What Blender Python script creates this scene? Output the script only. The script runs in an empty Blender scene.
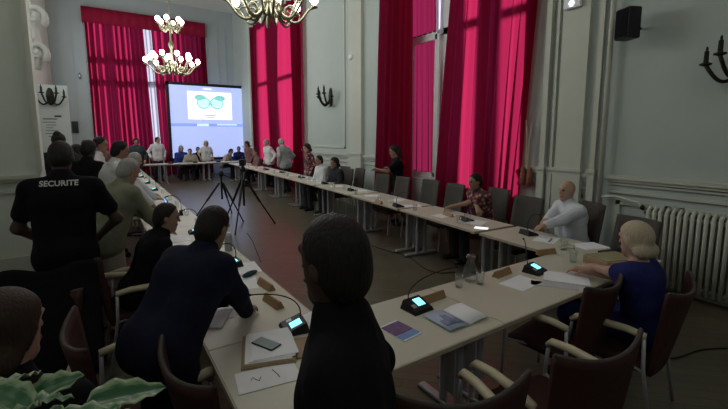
import bpy, math, random
import numpy as np
from mathutils import Vector, Matrix
from mathutils.bvhtree import BVHTree
random.seed(7)
C = bpy.context.scene.collection
PI = math.pi
# ------------------------------------------------------------------ camera model (pixels of the 728x409 frame)
FPX, PXC, PYC, HC = 398.0, 364.0, 184.0, 1.9
PITCH = math.atan(50 / 398.0); YAW = math.radians(33.55)
F0 = Vector((math.sin(YAW), math.cos(YAW), 0)); RV = Vector((math.cos(YAW), -math.sin(YAW), 0))
FV = F0 * math.cos(PITCH) + Vector((0, 0, -math.sin(PITCH))); UV = F0 * math.sin(PITCH) + Vector((0, 0, math.cos(PITCH)))
def ray(x, y): return FV + RV * ((x - PXC) / FPX) - UV * ((y - PYC) / FPX)
def atz(x, y, z):
    d = ray(x, y); return Vector((0, 0, HC)) + d * ((z - HC) / d.z)
def atx(x, y, X):
    d = ray(x, y); return Vector((0, 0, HC)) + d * (X / d.x)
def aty(x, y, Y):
    d = ray(x, y); return Vector((0, 0, HC)) + d * (Y / d.y)
def atd(x, y, dep):
    d = ray(x, y); return Vector((0, 0, HC)) + d * (dep / (d.x * F0.x + d.y * F0.y))

# ------------------------------------------------------------------ materials
def new_mat(name):
    m = bpy.data.materials.new(name); m.use_nodes = True
    return m, m.node_tree, m.node_tree.nodes['Principled BSDF']
def mat(name, col, rough=.6, metal=0., var=.12, scale=14., bump=.0, spec=.3, sheen=0., coat=0.):
    m, t, b = new_mat(name)
    b.inputs['Roughness'].default_value = rough; b.inputs['Metallic'].default_value = metal
    b.inputs['Specular IOR Level'].default_value = spec
    if sheen: b.inputs['Sheen Weight'].default_value = sheen
    if coat: b.inputs['Coat Weight'].default_value = coat
    tc = t.nodes.new('ShaderNodeTexCoord'); nz = t.nodes.new('ShaderNodeTexNoise')
    nz.inputs['Scale'].default_value = scale; nz.inputs['Detail'].default_value = 4
    t.links.new(tc.outputs['Object'], nz.inputs['Vector'])
    cr = t.nodes.new('ShaderNodeMix'); cr.data_type = 'RGBA'
    cr.inputs['A'].default_value = tuple(c * (1 - var) for c in col) + (1,)
    cr.inputs['B'].default_value = tuple(min(1, c * (1 + var)) for c in col) + (1,)
    t.links.new(nz.outputs['Fac'], cr.inputs['Factor']); t.links.new(cr.outputs['Result'], b.inputs['Base Color'])
    if bump:
        bp = t.nodes.new('ShaderNodeBump'); bp.inputs['Strength'].default_value = bump; bp.inputs['Distance'].default_value = .02
        t.links.new(nz.outputs['Fac'], bp.inputs['Height']); t.links.new(bp.outputs['Normal'], b.inputs['Normal'])
    return m
def emit(name, col, s):
    m, t, b = new_mat(name)
    b.inputs['Base Color'].default_value = tuple(col) + (1,)
    b.inputs['Emission Color'].default_value = tuple(col) + (1,); b.inputs['Emission Strength'].default_value = s
    return m
def cloth(name, col, bump=.8): return mat(name, col, .9, 0, .22, 8, bump, .15)
def curtain_mat(name, col, tr):
    m, t, b = new_mat(name)
    out = t.nodes['Material Output']; t.nodes.remove(b)
    tc = t.nodes.new('ShaderNodeTexCoord'); nz = t.nodes.new('ShaderNodeTexNoise'); nz.inputs['Scale'].default_value = 3
    t.links.new(tc.outputs['Object'], nz.inputs['Vector'])
    mx = t.nodes.new('ShaderNodeMix'); mx.data_type = 'RGBA'
    mx.inputs['A'].default_value = tuple(c * .85 for c in col) + (1,); mx.inputs['B'].default_value = tuple(min(1, c * 1.1) for c in col) + (1,)
    t.links.new(nz.outputs['Fac'], mx.inputs['Factor'])
    d = t.nodes.new('ShaderNodeBsdfDiffuse'); l = t.nodes.new('ShaderNodeBsdfTranslucent'); s = t.nodes.new('ShaderNodeMixShader')
    t.links.new(mx.outputs['Result'], d.inputs['Color'])
    l.inputs['Color'].default_value = tuple(tr) + (1,)
    s.inputs['Fac'].default_value = .5
    t.links.new(d.outputs[0], s.inputs[1]); t.links.new(l.outputs[0], s.inputs[2]); t.links.new(s.outputs[0], out.inputs['Surface'])
    return m
def glass_mat(name, tint=(1, 1, 1), gloss=.1, rough=.02):
    m, t, b = new_mat(name)
    out = t.nodes['Material Output']; t.nodes.remove(b)
    a = t.nodes.new('ShaderNodeBsdfTransparent'); a.inputs['Color'].default_value = tuple(tint) + (1,)
    g = t.nodes.new('ShaderNodeBsdfGlossy'); g.inputs['Roughness'].default_value = rough
    lw = t.nodes.new('ShaderNodeLayerWeight'); lw.inputs['Blend'].default_value = .5; fr = t.nodes.new('ShaderNodeMath'); fr.operation = 'POWER'; fr.inputs[1].default_value = 3.0; t.links.new(lw.outputs['Facing'], fr.inputs[0]); f2 = t.nodes.new('ShaderNodeMath'); f2.operation = 'MULTIPLY_ADD'; f2.inputs[1].default_value = .5; f2.inputs[2].default_value = gloss * .3; t.links.new(fr.outputs[0], f2.inputs[0]); fr = f2
    s = t.nodes.new('ShaderNodeMixShader')
    t.links.new(fr.outputs[0], s.inputs['Fac'])
    t.links.new(a.outputs[0], s.inputs[1]); t.links.new(g.outputs[0], s.inputs[2]); t.links.new(s.outputs[0], out.inputs['Surface'])
    return m
def parquet():
    m, t, b = new_mat('herringbone_parquet')
    tc = t.nodes.new('ShaderNodeTexCoord'); mp = t.nodes.new('ShaderNodeMapping'); mp.inputs['Rotation'].default_value = (0, 0, PI / 4)
    br = t.nodes.new('ShaderNodeTexBrick'); br.inputs['Scale'].default_value = 1.6
    br.inputs['Brick Width'].default_value = .9; br.inputs['Row Height'].default_value = .16; br.inputs['Mortar Size'].default_value = .006
    br.inputs['Color1'].default_value = (.145, .125, .085, 1); br.inputs['Color2'].default_value = (.175, .150, .102, 1); br.inputs['Mortar'].default_value = (.09, .075, .05, 1)
    nz = t.nodes.new('ShaderNodeTexNoise'); nz.inputs['Scale'].default_value = 4; nz.inputs['Detail'].default_value = 6
    mx = t.nodes.new('ShaderNodeMix'); mx.data_type = 'RGBA'; mx.blend_type = 'MULTIPLY'; mx.inputs['Factor'].default_value = .5
    t.links.new(tc.outputs['Object'], mp.inputs['Vector']); t.links.new(mp.outputs['Vector'], br.inputs['Vector'])
    t.links.new(mp.outputs['Vector'], nz.inputs['Vector'])
    t.links.new(br.outputs['Color'], mx.inputs['A']); t.links.new(nz.outputs['Color'], mx.inputs['B'])
    t.links.new(mx.outputs['Result'], b.inputs['Base Color']); b.inputs['Roughness'].default_value = .30; b.inputs['Specular IOR Level'].default_value = .4
    return m
def variegated():
    m, t, b = new_mat('variegated_leaf')
    tc = t.nodes.new('ShaderNodeUVMap'); sp = t.nodes.new('ShaderNodeSeparateXYZ'); nz = t.nodes.new('ShaderNodeTexNoise'); nz.inputs['Scale'].default_value = 9
    t.links.new(tc.outputs[0], sp.inputs[0]); t.links.new(tc.outputs[0], nz.inputs['Vector'])
    ad = t.nodes.new('ShaderNodeMath'); ad.operation = 'MULTIPLY_ADD'; ad.inputs[1].default_value = .5
    t.links.new(nz.outputs['Fac'], ad.inputs[0]); t.links.new(sp.outputs[0], ad.inputs[2])
    cr = t.nodes.new('ShaderNodeValToRGB'); e = cr.color_ramp.elements
    e[0].position = .75; e[0].color = (.035, .13, .05, 1); e[1].position = 1.0; e[1].color = (.26, .36, .20, 1)
    t.links.new(ad.outputs[0], cr.inputs[0]); t.links.new(cr.outputs[0], b.inputs['Base Color']); b.inputs['Roughness'].default_value = .4
    return m
M = dict(
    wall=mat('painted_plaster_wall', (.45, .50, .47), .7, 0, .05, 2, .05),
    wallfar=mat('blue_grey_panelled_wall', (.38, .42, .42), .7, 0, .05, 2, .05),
    cream=mat('cream_painted_wood', (.53, .54, .47), .5, 0, .06, 5, .03),
    white=mat('white_paint', (.7, .72, .72), .5, 0, .04, 5),
    plaster=mat('white_plaster_ornament', (.72, .72, .68), .7, 0, .1, 20, .3),
    floor=parquet(), ceil=mat('white_ceiling', (.7, .7, .66), .8, 0, .03),
    curt=curtain_mat('crimson_curtain', (.14, .007, .026), (.56, .026, .115)),
    sheer=curtain_mat('crimson_voile', (.14, .012, .035), (.26, .015, .07)),
    voile=curtain_mat('white_voile', (.75, .75, .85), (.8, .8, .95)),
    valance=mat('crimson_velvet', (.25, .010, .035), .9, 0, .15, 6, .1, .1),
    glass=glass_mat('clear_glass'), tableglass=glass_mat('drinking_glass', (.93, .95, .95), .22),
    top=mat('cream_laminate', (.57, .55, .45), .42, 0, .04, 3, 0, .4),
    edge=mat('beige_table_edging', (.45, .38, .29), .5),
    steel=mat('grey_steel', (.42, .42, .44), .4, .4), dark=mat('black_plastic', (.012, .012, .014), .45, 0, .1),
    blackmet=mat('dark_metal', (.03, .028, .025), .4, .6), chrome=mat('chrome', (.55, .55, .55), .25, .9),
    brass=mat('brass', (.27, .26, .18), .38, .85, .15, 20), oldbrass=mat('dark_bronze', (.03, .027, .02), .5, .5),
    burg=mat('burgundy_upholstery', (.045, .014, .013), .75, 0, .2, 30, .15), taupe=mat('dark_taupe_upholstery', (.075, .066, .058), .85, 0, .2, 40, .2),
    arm=mat('pale_beech', (.54, .47, .33), .4, 0, .15, 18), wood=mat('tan_wood_block', (.33, .20, .10), .5, 0, .25, 22),
    kraft=mat('kraft_board', (.36, .25, .15), .7), greenboard=mat('olive_folder', (.32, .28, .17), .7),
    paper=mat('white_paper', (.86, .86, .90), .8, 0, .03), papergrey=mat('grey_paper', (.5, .5, .54), .8),
    ink=mat('dark_ink', (.06, .06, .08), .8), bluepic=mat('slate_blue_print', (.22, .27, .40), .5, 0, .5, 30), skyprint=mat('pale_blue_print', (.45, .52, .68), .5, 0, .2, 8),
    violet=mat('violet_print', (.16, .09, .22), .5, 0, .6, 40), blueprint=mat('blue_print', (.18, .30, .60), .5, 0, .3),
    lcd=emit('lit_lcd', (.25, .80, .95), 1.5), lcdblue=emit('lit_tablet', (.15, .45, 1.0), 1.6), lampglow=emit('lit_bulb', (1.0, .98, .93), 14), exitglow=emit('lit_exit_lens', (.8, .92, 1), 5),
    screen=emit('projected_blue', (.42, .50, .86), .82), slide=emit('projected_white', (.95, .95, .98), 1.0), bar=emit('projected_bar', (.24, .34, .88), .8), barlit=emit('projected_light_bar', (.62, .80, 1), .9),
    teal=emit('projected_teal', (.20, .62, .58), .75), teall=emit('projected_pale_teal', (.55, .9, .86), .9), dteal=emit('projected_dark_teal', (.28, .62, .62), .75),
    skinl=mat('fair_skin', (.48, .29, .22), .55, 0, .06, 20), skinm=mat('tan_skin', (.33, .19, .135), .55, 0, .06, 20), skind=mat('dark_skin', (.07, .042, .032), .5, 0, .08, 20),
    eye=mat('eye', (.02, .018, .018), .2), lip=mat('lip', (.33, .13, .12), .5),
    hblack=mat('black_hair', (.012, .010, .010), .6, 0, .4, 60, .3, .15), hbrown=mat('brown_hair', (.038, .022, .015), .55, 0, .3, 60, .3, .15), hgrey=mat('grey_hair', (.32, .31, .30), .7, 0, .25, 60, .6),
    hblond=mat('ash_blonde_hair', (.42, .34, .24), .6, 0, .3, 60, .6),
    black=cloth('black_cloth', (.005, .005, .007)), navy=cloth('navy_cloth', (.009, .010, .024)), navyblue=cloth('royal_navy_cloth', (.018, .022, .12)), charcoal=cloth('charcoal_cloth', (.03, .03, .035)),
    khaki=cloth('olive_khaki_cloth', (.20, .21, .145)), whitec=cloth('white_cloth', (.62, .62, .63)), paleblue=cloth('pale_blue_shirt_cloth', (.64, .66, .72)), jeans=cloth('dark_denim', (.022, .024, .036)),
    greyc=cloth('light_grey_cloth', (.36, .37, .38)), pink=cloth('pale_pink_cloth', (.46, .36, .35)), rose=cloth('dusty_rose_cloth', (.20, .10, .10)), floral=mat('floral_cloth', (.24, .13, .12), .9, 0, .8, 22, .2, .1),
    teald=cloth('dark_teal_cloth', (.035, .06, .065)), bluec=cloth('blue_cloth', (.03, .05, .22)), beigec=cloth('beige_cloth', (.36, .32, .27)), letter=mat('white_lettering', (.62, .62, .62), .7),
    leaf=variegated(), stem=mat('green_stem', (.10, .20, .06), .5), pot=mat('terracotta', (.25, .11, .06), .7), soil=mat('soil', (.03, .02, .015), 1.), rope=mat('cream_cord', (.5, .44, .34), .8), tassel=mat('rust_tassel', (.26, .10, .07), .9, 0, .3, 40, .5),
    panelwhite=mat('white_panel', (.62, .65, .62), .6, 0, .03, 5), red=cloth('red_cloth', (.30, .02, .03)),
)

def hair_mat(name, a, b_):
    m, t, b = new_mat(name)
    tc = t.nodes.new('ShaderNodeTexCoord'); mp = t.nodes.new('ShaderNodeMapping'); mp.inputs['Scale'].default_value = (1, 1, .18)
    nz = t.nodes.new('ShaderNodeTexNoise'); nz.inputs['Scale'].default_value = 130; nz.inputs['Detail'].default_value = 3
    mx = t.nodes.new('ShaderNodeMix'); mx.data_type = 'RGBA'; mx.inputs['A'].default_value = tuple(a) + (1,); mx.inputs['B'].default_value = tuple(b_) + (1,)
    bp = t.nodes.new('ShaderNodeBump'); bp.inputs['Strength'].default_value = .8; bp.inputs['Distance'].default_value = .01
    t.links.new(tc.outputs['Object'], mp.inputs['Vector']); t.links.new(mp.outputs['Vector'], nz.inputs['Vector']); t.links.new(nz.outputs['Fac'], mx.inputs['Factor'])
    t.links.new(nz.outputs['Fac'], bp.inputs['Height']); t.links.new(bp.outputs['Normal'], b.inputs['Normal']); t.links.new(mx.outputs['Result'], b.inputs['Base Color'])
    b.inputs['Roughness'].default_value = .55; b.inputs['Specular IOR Level'].default_value = .25
    return m
def floral_mat(name):
    m, t, b = new_mat(name)
    tc = t.nodes.new('ShaderNodeTexCoord'); vo = t.nodes.new('ShaderNodeTexVoronoi'); vo.inputs['Scale'].default_value = 17
    cr = t.nodes.new('ShaderNodeValToRGB'); e = cr.color_ramp.elements
    e[0].position = .25; e[0].color = (.42, .26, .22, 1); e[1].position = .62; e[1].color = (.05, .02, .025, 1); q = e.new(.42); q.color = (.22, .05, .06, 1)
    t.links.new(tc.outputs['Object'], vo.inputs['Vector']); t.links.new(vo.outputs['Distance'], cr.inputs[0]); t.links.new(cr.outputs[0], b.inputs['Base Color']); b.inputs['Roughness'].default_value = .9
    return m
M['hblack'] = hair_mat('black_hair', (.006, .005, .005), (.022, .018, .017)); M['hbrown'] = hair_mat('brown_hair', (.018, .010, .007), (.062, .036, .024))
M['hgrey'] = hair_mat('grey_hair', (.24, .23, .22), (.44, .43, .42)); M['hblond'] = hair_mat('ash_blonde_hair', (.34, .27, .18), (.66, .56, .42)); M['floral'] = floral_mat('floral_cloth')

# ------------------------------------------------------------------ mesh builder and scene helpers
class MB:
    def __init__(s): s.v = []; s.f = []; s.uv = None
    def add(s, vs, fs):
        n = len(s.v); s.v += [tuple(v) for v in vs]; s.f += [tuple(i + n for i in f) for f in fs]; return s
    def box(s, c, d, rz=0., bev=0.):
        x, y, z = d[0] / 2, d[1] / 2, d[2] / 2
        if bev > 0:
            b = min(bev, x * .9, y * .9, z * .9); prof = [(-z, b), (-z + b, 0), (z - b, 0), (z, b)]; vs = []
            for zz, i in prof:
                a, e = x - i, y - i
                vs += [(a, e - b, zz), (a - b, e, zz), (-a + b, e, zz), (-a, e - b, zz), (-a, -e + b, zz), (-a + b, -e, zz), (a - b, -e, zz), (a, -e + b, zz)]
            fs = [tuple(range(7, -1, -1)), tuple(range(24, 32))]
            for k in range(3):
                for j in range(8): fs.append((k * 8 + j, k * 8 + (j + 1) % 8, k * 8 + 8 + (j + 1) % 8, k * 8 + 8 + j))
        else:
            vs = [(-x, -y, -z), (x, -y, -z), (x, y, -z), (-x, y, -z), (-x, -y, z), (x, -y, z), (x, y, z), (-x, y, z)]
            fs = [(3, 2, 1, 0), (4, 5, 6, 7), (0, 1, 5, 4), (1, 2, 6, 5), (2, 3, 7, 6), (3, 0, 4, 7)]
        cs, sn = math.cos(rz), math.sin(rz)
        return s.add([(c[0] + a * cs - b2 * sn, c[1] + a * sn + b2 * cs, c[2] + e) for a, b2, e in vs], fs)
    def tube(s, pts, r, n=8, caps=True, closed=False):
        P = [Vector(p) for p in pts]; m = len(P); rs = r if isinstance(r, (list, tuple)) else [r] * m
        vs = []; up = None
        for i, p in enumerate(P):
            a = P[i - 1] if (i > 0 or closed) else P[i]; b = P[(i + 1) % m] if (i < m - 1 or closed) else P[i]
            t = (b - a).normalized() if (b - a).length > 1e-9 else Vector((0, 0, 1))
            if up is None: up = Vector((0, 0, 1)) if abs(t.z) < .9 else Vector((1, 0, 0))
            u = (up - t * up.dot(t)); u = u.normalized() if u.length > 1e-6 else t.orthogonal().normalized()
            up = u; w = t.cross(u)
            for j in range(n):
                g = 2 * PI * j / n; vs.append(p + (u * math.cos(g) + w * math.sin(g)) * rs[i])
        fs = []
        for i in range(m if closed else m - 1):
            k = (i + 1) % m
            for j in range(n): fs.append((i * n + j, i * n + (j + 1) % n, k * n + (j + 1) % n, k * n + j))
        if caps and not closed: fs += [tuple(range(n - 1, -1, -1)), tuple(range((m - 1) * n, m * n))]
        return s.add(vs, fs)
    def lathe(s, prof, c=(0, 0, 0), n=20):
        vs = []; fs = []
        for r, z in prof:
            for j in range(n): g = 2 * PI * j / n; vs.append((c[0] + r * math.cos(g), c[1] + r * math.sin(g), c[2] + z))
        for i in range(len(prof) - 1):
            for j in range(n): fs.append((i * n + j, i * n + (j + 1) % n, (i + 1) * n + (j + 1) % n, (i + 1) * n + j))
        fs += [tuple(range(n - 1, -1, -1)), tuple(range((len(prof) - 1) * n, len(prof) * n))]
        return s.add(vs, fs)
    def ball(s, c, r, n=12):
        k = n // 2; prof = [(max(1e-4, math.sin(PI * i / k)) , -math.cos(PI * i / k)) for i in range(k + 1)]
        rr = r if isinstance(r, (list, tuple)) else (r, r, r)
        vs = []; fs = []
        for a, z in prof:
            for j in range(n): g = 2 * PI * j / n; vs.append((c[0] + a * math.cos(g) * rr[0], c[1] + a * math.sin(g) * rr[1], c[2] + z * rr[2]))
        for i in range(k):
            for j in range(n): fs.append((i * n + j, i * n + (j + 1) % n, (i + 1) * n + (j + 1) % n, (i + 1) * n + j))
        return s.add(vs, fs)
    def grid(s, fn, nu, nv, thick=None):
        """fn(u, v) -> point, u v in 0..1; with thick a second sheet offset by that vector joins into a closed slab"""
        vs = [Vector(fn(i / nu, j / nv)) for j in range(nv + 1) for i in range(nu + 1)]; w = nu + 1
        fs = [(j * w + i, j * w + i + 1, (j + 1) * w + i + 1, (j + 1) * w + i) for j in range(nv) for i in range(nu)]
        if thick is None: return s.add(vs, fs)
        N = len(vs); t = Vector(thick); vs2 = vs + [p + t for p in vs]
        fs2 = fs + [tuple(q + N for q in reversed(f)) for f in fs]
        rim = [i for i in range(w)] + [j * w + nu for j in range(1, nv + 1)] + [nv * w + i for i in range(nu - 1, -1, -1)] + [j * w for j in range(nv - 1, 0, -1)]
        for a, b in zip(rim, rim[1:] + rim[:1]): fs2.append((b, a, a + N, b + N))
        return s.add(vs2, fs2)
    def sheet(s, quad, h):
        """flat slab with the four given top corners and thickness h"""
        q = [Vector(p) for p in quad]; lo = [p - Vector((0, 0, h)) for p in q]
        return s.add(q + lo, [(0, 1, 2, 3), (7, 6, 5, 4)] + [(i, i + 4, (i + 1) % 4 + 4, (i + 1) % 4) for i in range(4)])
    def build(s, name, m, parent=None, smooth=False):
        me = bpy.data.meshes.new(name); me.from_pydata(s.v, [], s.f); me.update()
        for q in (m if isinstance(m, (list, tuple)) else [m]): me.materials.append(q)
        if smooth: me.polygons.foreach_set('use_smooth', [True] * len(me.polygons))
        import bmesh
        bm = bmesh.new(); bm.from_mesh(me); bmesh.ops.recalc_face_normals(bm, faces=bm.faces); bm.to_mesh(me); bm.free()
        o = bpy.data.objects.new(name, me); C.objects.link(o)
        if parent: o.parent = parent
        return o
def tag(o, label, cat, group=None, kind=None):
    o['label'] = label; o['category'] = cat
    if group: o['group'] = group
    if kind: o['kind'] = kind
    return o
def thing(name, label, cat, loc=(0, 0, 0), rz=0., group=None):
    o = bpy.data.objects.new(name, None); C.objects.link(o); o.location = loc; o.rotation_euler = (0, 0, rz); o.empty_display_size = .1
    return tag(o, label, cat, group)
def struct(name, mb, m, smooth=False):
    o = mb.build(name, m, None, smooth); o['kind'] = 'structure'; return o
def dup(root, label, loc, rz, group=None):
    def cp(o, par):
        c = o.copy(); C.objects.link(c)
        if par: c.parent = par
        for k in list(o.children): cp(k, c)
        return c
    r = cp(root, None); r.location = loc; r.rotation_euler = (0, 0, rz); r['label'] = label
    if group: r['group'] = group
    return r
ORD = ['first', 'second', 'third', 'fourth', 'fifth', 'sixth', 'seventh', 'eighth', 'ninth', 'tenth', 'eleventh', 'twelfth', 'thirteenth', 'fourteenth', 'fifteenth', 'sixteenth', 'seventeenth', 'eighteenth', 'nineteenth', 'twentieth']
# ------------------------------------------------------------------ THE SETTING
WX, FY, LX, NX, BY, CZ = 5.7, 20.0, -1.35, -1.9, -3.5, 7.6     # right wall, far wall, left wall (far, near), back wall, ceiling
W1 = (4.0, 7.45); W2 = (12.9, 16.4); WZ = (.95, 6.3); WF = (-.05, 4.3)
def wall_x(x0, x1, holes, y0, y1, z0, z1):
    mb = MB(); y = y0
    for a, b in holes:
        mb.box(((x0 + x1) / 2, (y + a) / 2, (z0 + z1) / 2), (x1 - x0, a - y, z1 - z0))
        mb.box(((x0 + x1) / 2, (a + b) / 2, WZ[0] / 2), (x1 - x0, b - a, WZ[0]))
        mb.box(((x0 + x1) / 2, (a + b) / 2, (WZ[1] + z1) / 2), (x1 - x0, b - a, z1 - WZ[1])); y = b
    return mb.box(((x0 + x1) / 2, (y + y1) / 2, (z0 + z1) / 2), (x1 - x0, y1 - y, z1 - z0))
struct('floor', MB().box((2, 8.2, -.05), (8.6, 24.4, .1)), M['floor'])
struct('ceiling', MB().box((2, 8.2, CZ + .1), (8.6, 24.4, .2)), M['ceil'])
struct('wall_right', wall_x(WX, WX + .5, (W1, W2), BY, FY + .5, 0, CZ), M['wall'])
fw = MB()
fw.box((-1.0, FY + .25, CZ / 2), (1.9, .5, CZ)).box(((WF[1] + WX) / 2, FY + .25, CZ / 2), (WX - WF[1], .5, CZ))
fw.box((2.125, FY + .25, .45), (4.35, .5, .9)).box((2.125, FY + .25, (6.8 + CZ) / 2), (4.35, .5, CZ - 6.8))
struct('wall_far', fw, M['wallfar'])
lw = MB().box((NX - .1, 1.7, CZ / 2), (.2, 10.4, CZ)).box((LX - .1, 13.7, CZ / 2), (.2, 13.2, CZ)).box((-1.3, 7.15, CZ / 2), (1.24, .5, CZ))
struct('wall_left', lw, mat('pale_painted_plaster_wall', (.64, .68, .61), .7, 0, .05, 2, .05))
struct('wall_back', MB().box((1.9, BY - .1, CZ / 2), (7.6, .2, CZ)), M['wall'])
# horizontal wainscot mouldings, real profiles standing off the walls
def rails(segs, axis, face, sgn):
    mb = MB()
    for a, b in segs:
        for z, h, d in ((1.335, .05, .075), (1.29, .035, .05), (1.245, .025, .03), (1.14, .03, .035), (.13, .26, .03)):
            c = face + sgn * d / 2
            if axis == 'x': mb.box((c, (a + b) / 2, z), (d, b - a, h))
            else: mb.box(((a + b) / 2, c, z), (b - a, d, h))
    return mb
struct('trim_1', rails(((BY, 2.62), (2.78, W1[0]), (W1[1], W2[0]), (W2[1], FY)), 'x', WX, -1), M['cream'])
struct('trim_2', rails(((-1.9, -.68),), 'y', 6.9, -1), M['cream'])
def frame_x(mb, y0, y1, z0, z1, x, w=.05, d=.03):
    for y in (y0 + w / 2, y1 - w / 2): mb.box((x - d / 2, y, (z0 + z1) / 2), (d, w, z1 - z0))
    for z in (z0 + w / 2, z1 - w / 2): mb.box((x - d / 2, (y0 + y1) / 2, z), (d, y1 - y0, w))
    return mb
fr = MB()
for y0, y1, z0, z1 in ((9.5, 12.0, 1.5, 6.2), (9.0, 12.0, .35, 1.05), (2.95, 3.42, .35, 1.05), (1.9, 2.5, .32, 1.03), (.1, 1.8, .32, 1.03)):
    frame_x(fr, y0, y1, z0, z1, WX, .05)
struct('trim_3', fr, M['cream'])
pil = MB()
for y0, y1, d in ((8.6, 9.2, .09), (12.0, 12.2, .06), (17.45, 17.7, .06), (2.98, 3.36, .07), (3.52, 3.6, .09), (3.42, 3.46, .05), (2.80, 2.86, .05)):
    pil.box((WX - d / 2, (y0 + y1) / 2, (1.36 + CZ) / 2), (d, y1 - y0, CZ - 1.36)).box((WX - d / 2 - .012, (y0 + y1) / 2, .68), (d + .024, y1 - y0 + .03, 1.36)).box((WX - d / 2 - .02, (y0 + y1) / 2, 1.385), (d + .05, y1 - y0 + .06, .05))
struct('trim_4', pil, M['cream'])
ft = MB()
for x in (-1.05, -.62, -.2, 4.55, 5.0, 5.35):
    ft.box((x, FY - .012, 4.2), (.03, .024, 5.4))
for x0, x1 in ((-1.35, -.06), (4.3, 5.7)):
    for z in (1.35, 1.2): ft.box(((x0 + x1) / 2, FY - .02, z), (x1 - x0, .04, .04))
struct('trim_5', ft, M['wallfar'])
bl = MB().box((LX + .12, 8.4, CZ / 2), (.38, .4, CZ)).box((-.95, 7.6, 5.35), (.62, .9, .5)).box((-.69, 6.88, 3.8), (.06, .04, 4.8)).box((-1.12, 6.88, 3.8), (.05, .04, 4.8))
struct('trim_6', bl, M['cream'])
# windows
def window_x(n, y0, y1, verts, z_t):
    mb = MB(); x = WX + .42; z0, z1 = WZ
    for y, wv in verts: mb.box((x, y, (z0 + z1) / 2), (.08, wv, z1 - z0))
    for z in (z0 + .06, z_t, z1 - .06): mb.box((x, (y0 + y1) / 2, z), (.08, y1 - y0, .13))
    mb.box((WX + .36, (y0 + y1) / 2, z0 + .015), (.26, y1 - y0, .03))
    o = struct('window_%d' % n, mb, M['white'])
    MB().box((x + .01, (y0 + y1) / 2, (z0 + z1) / 2), (.008, y1 - y0, z1 - z0)).build('pane', M['glass'], o)
window_x(1, W1[0], W1[1], ((4.04, .1), (4.92, .46), (5.90, .80), (7.40, .1)), 4.0)
window_x(2, W2[0], W2[1], ((12.96, .12), (14.75, 1.1), (16.34, .12)), 4.05)
mb = MB()
for x in (0, 1.0, 3.2, 4.25): mb.box((x, FY + .16, 3.85), (.14, .08, 5.9))
for z in (.96, 4.1, 5.0, 6.74): mb.box((2.125, FY + .16, z), (4.35, .10, .20))
w3 = struct('window_3', mb, M['white'])
MB().box((2.125, FY + .17, 3.85), (4.35, .008, 5.9)).build('pane', M['glass'], w3)
# opened casement standing in front of the voile of window 1
mb = MB()
a, b = atx(412, 45, WX + .28), atx(438, 40, WX + .28)
for y in (a.y, b.y): mb.box((WX + .28, y, (WZ[0] + 3.95) / 2), (.05, .13, 3.95 - WZ[0]))
for z in (WZ[0] + .04, 3.92): mb.box((WX + .28, (a.y + b.y) / 2, z), (.05, abs(a.y - b.y), .15))
mb.box((WX + .25, a.y, 2.55), (.02, .03, .14))
tag(mb.build('window_casement', M['white']), 'white inner window casement with a transom between the crimson curtains', 'window')

# curtains: pleated cloth hung between four points that follow its real lean
def curtain(label, A, B, A2, B2, z0, z1, nrm, n, amp, m, seed, group, name='curtain'):
    """A B top corners, A2 B2 bottom corners (xy), nrm the direction towards the room"""
    rnd = random.Random(seed); ph = [rnd.uniform(0, 6.28) for _ in range(4)]; N = Vector((nrm[0], nrm[1], 0))
    def fn(u, v):
        w = u + .03 * math.sin(5 * u + ph[0])
        f = math.sin(2 * PI * n * w + ph[1] + .5 * math.sin(3 * v + ph[2])) + .35 * math.sin(2 * PI * n * .43 * w + ph[3]) + .25 * math.sin(2 * PI * n * 2.1 * w)
        T = Vector((A[0], A[1], 0)).lerp(Vector((B[0], B[1], 0)), u); L = Vector((A2[0], A2[1], 0)).lerp(Vector((B2[0], B2[1], 0)), u)
        p = L.lerp(T, v) + N * (amp * f * (1.15 - .5 * v)); p.z = z0 + (z1 - z0) * v; return p
    o = MB().grid(fn, int(n * 14), 10).build(name, m, None, True)
    return tag(o, label, 'curtain', group)
def ext(p, q, z):
    """point on the line p q at height z"""
    t = (z - p.z) / (q.z - p.z); return p + (q - p) * t
def curtain_x(label, X, l, r, z0, z1, n, amp, m, seed, group):
    e = [ext(atx(a[0], a[1], X), atx(b[0], b[1], X), z) for z in (z1, z0) for a, b in (l, r)]
    return curtain(label, e[0], e[1], e[2], e[3], z0, z1, (-1, 0), n, amp, m, seed, group)
G1 = 'crimson curtains of the tall side windows'
curtain_x('crimson curtain hanging beside the black-dressed standing woman', WX - .15, ((381, 5), (375, 190)), ((412, 5), (410, 190)), .06, 6.25, 5, .075, M['curt'], 1, G1)
curtain_x('broad crimson curtain just past the white casement, bright stripe down it', WX - .15, ((452, 5), (438, 180)), ((492, 5), (486, 200)), .06, 6.25, 4.3, .085, M['curt'], 2, G1)
curtain_x('crimson curtain beside the tassel cord with glowing pink stripes', WX - .15, ((488, 5), (482, 200)), ((536, 5), (513, 212)), .06, 6.25, 5, .085, M['curt'], 3, G1)
curtain_x('thin crimson voile seen behind the white casement', WX + .37, ((409, 5), (409, 185)), ((439, 5), (439, 185)), WZ[0] + .08, 6.2, 6, .06, M['sheer'], 4, 'voile curtains')
curtain_x('white voile strip glowing at the edge of the white casement', WX + .36, ((435, 5), (435, 180)), ((443, 5), (443, 180)), 3.95, 6.2, 3, .015, M['voile'], 5, 'voile curtains')
curtain_x('crimson curtain nearest the projection screen corner', WX - .15, ((250, 60), (254, 140)), ((275, 60), (275, 140)), .06, 6.25, 6, .10, M['curt'], 6, G1)
curtain_x('crimson curtain under the near chandelier, next to the bronze sconce', WX - .15, ((276, 60), (276, 140)), ((302, 60), (303, 140)), .06, 6.25, 6, .10, M['curt'], 7, G1)
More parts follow.
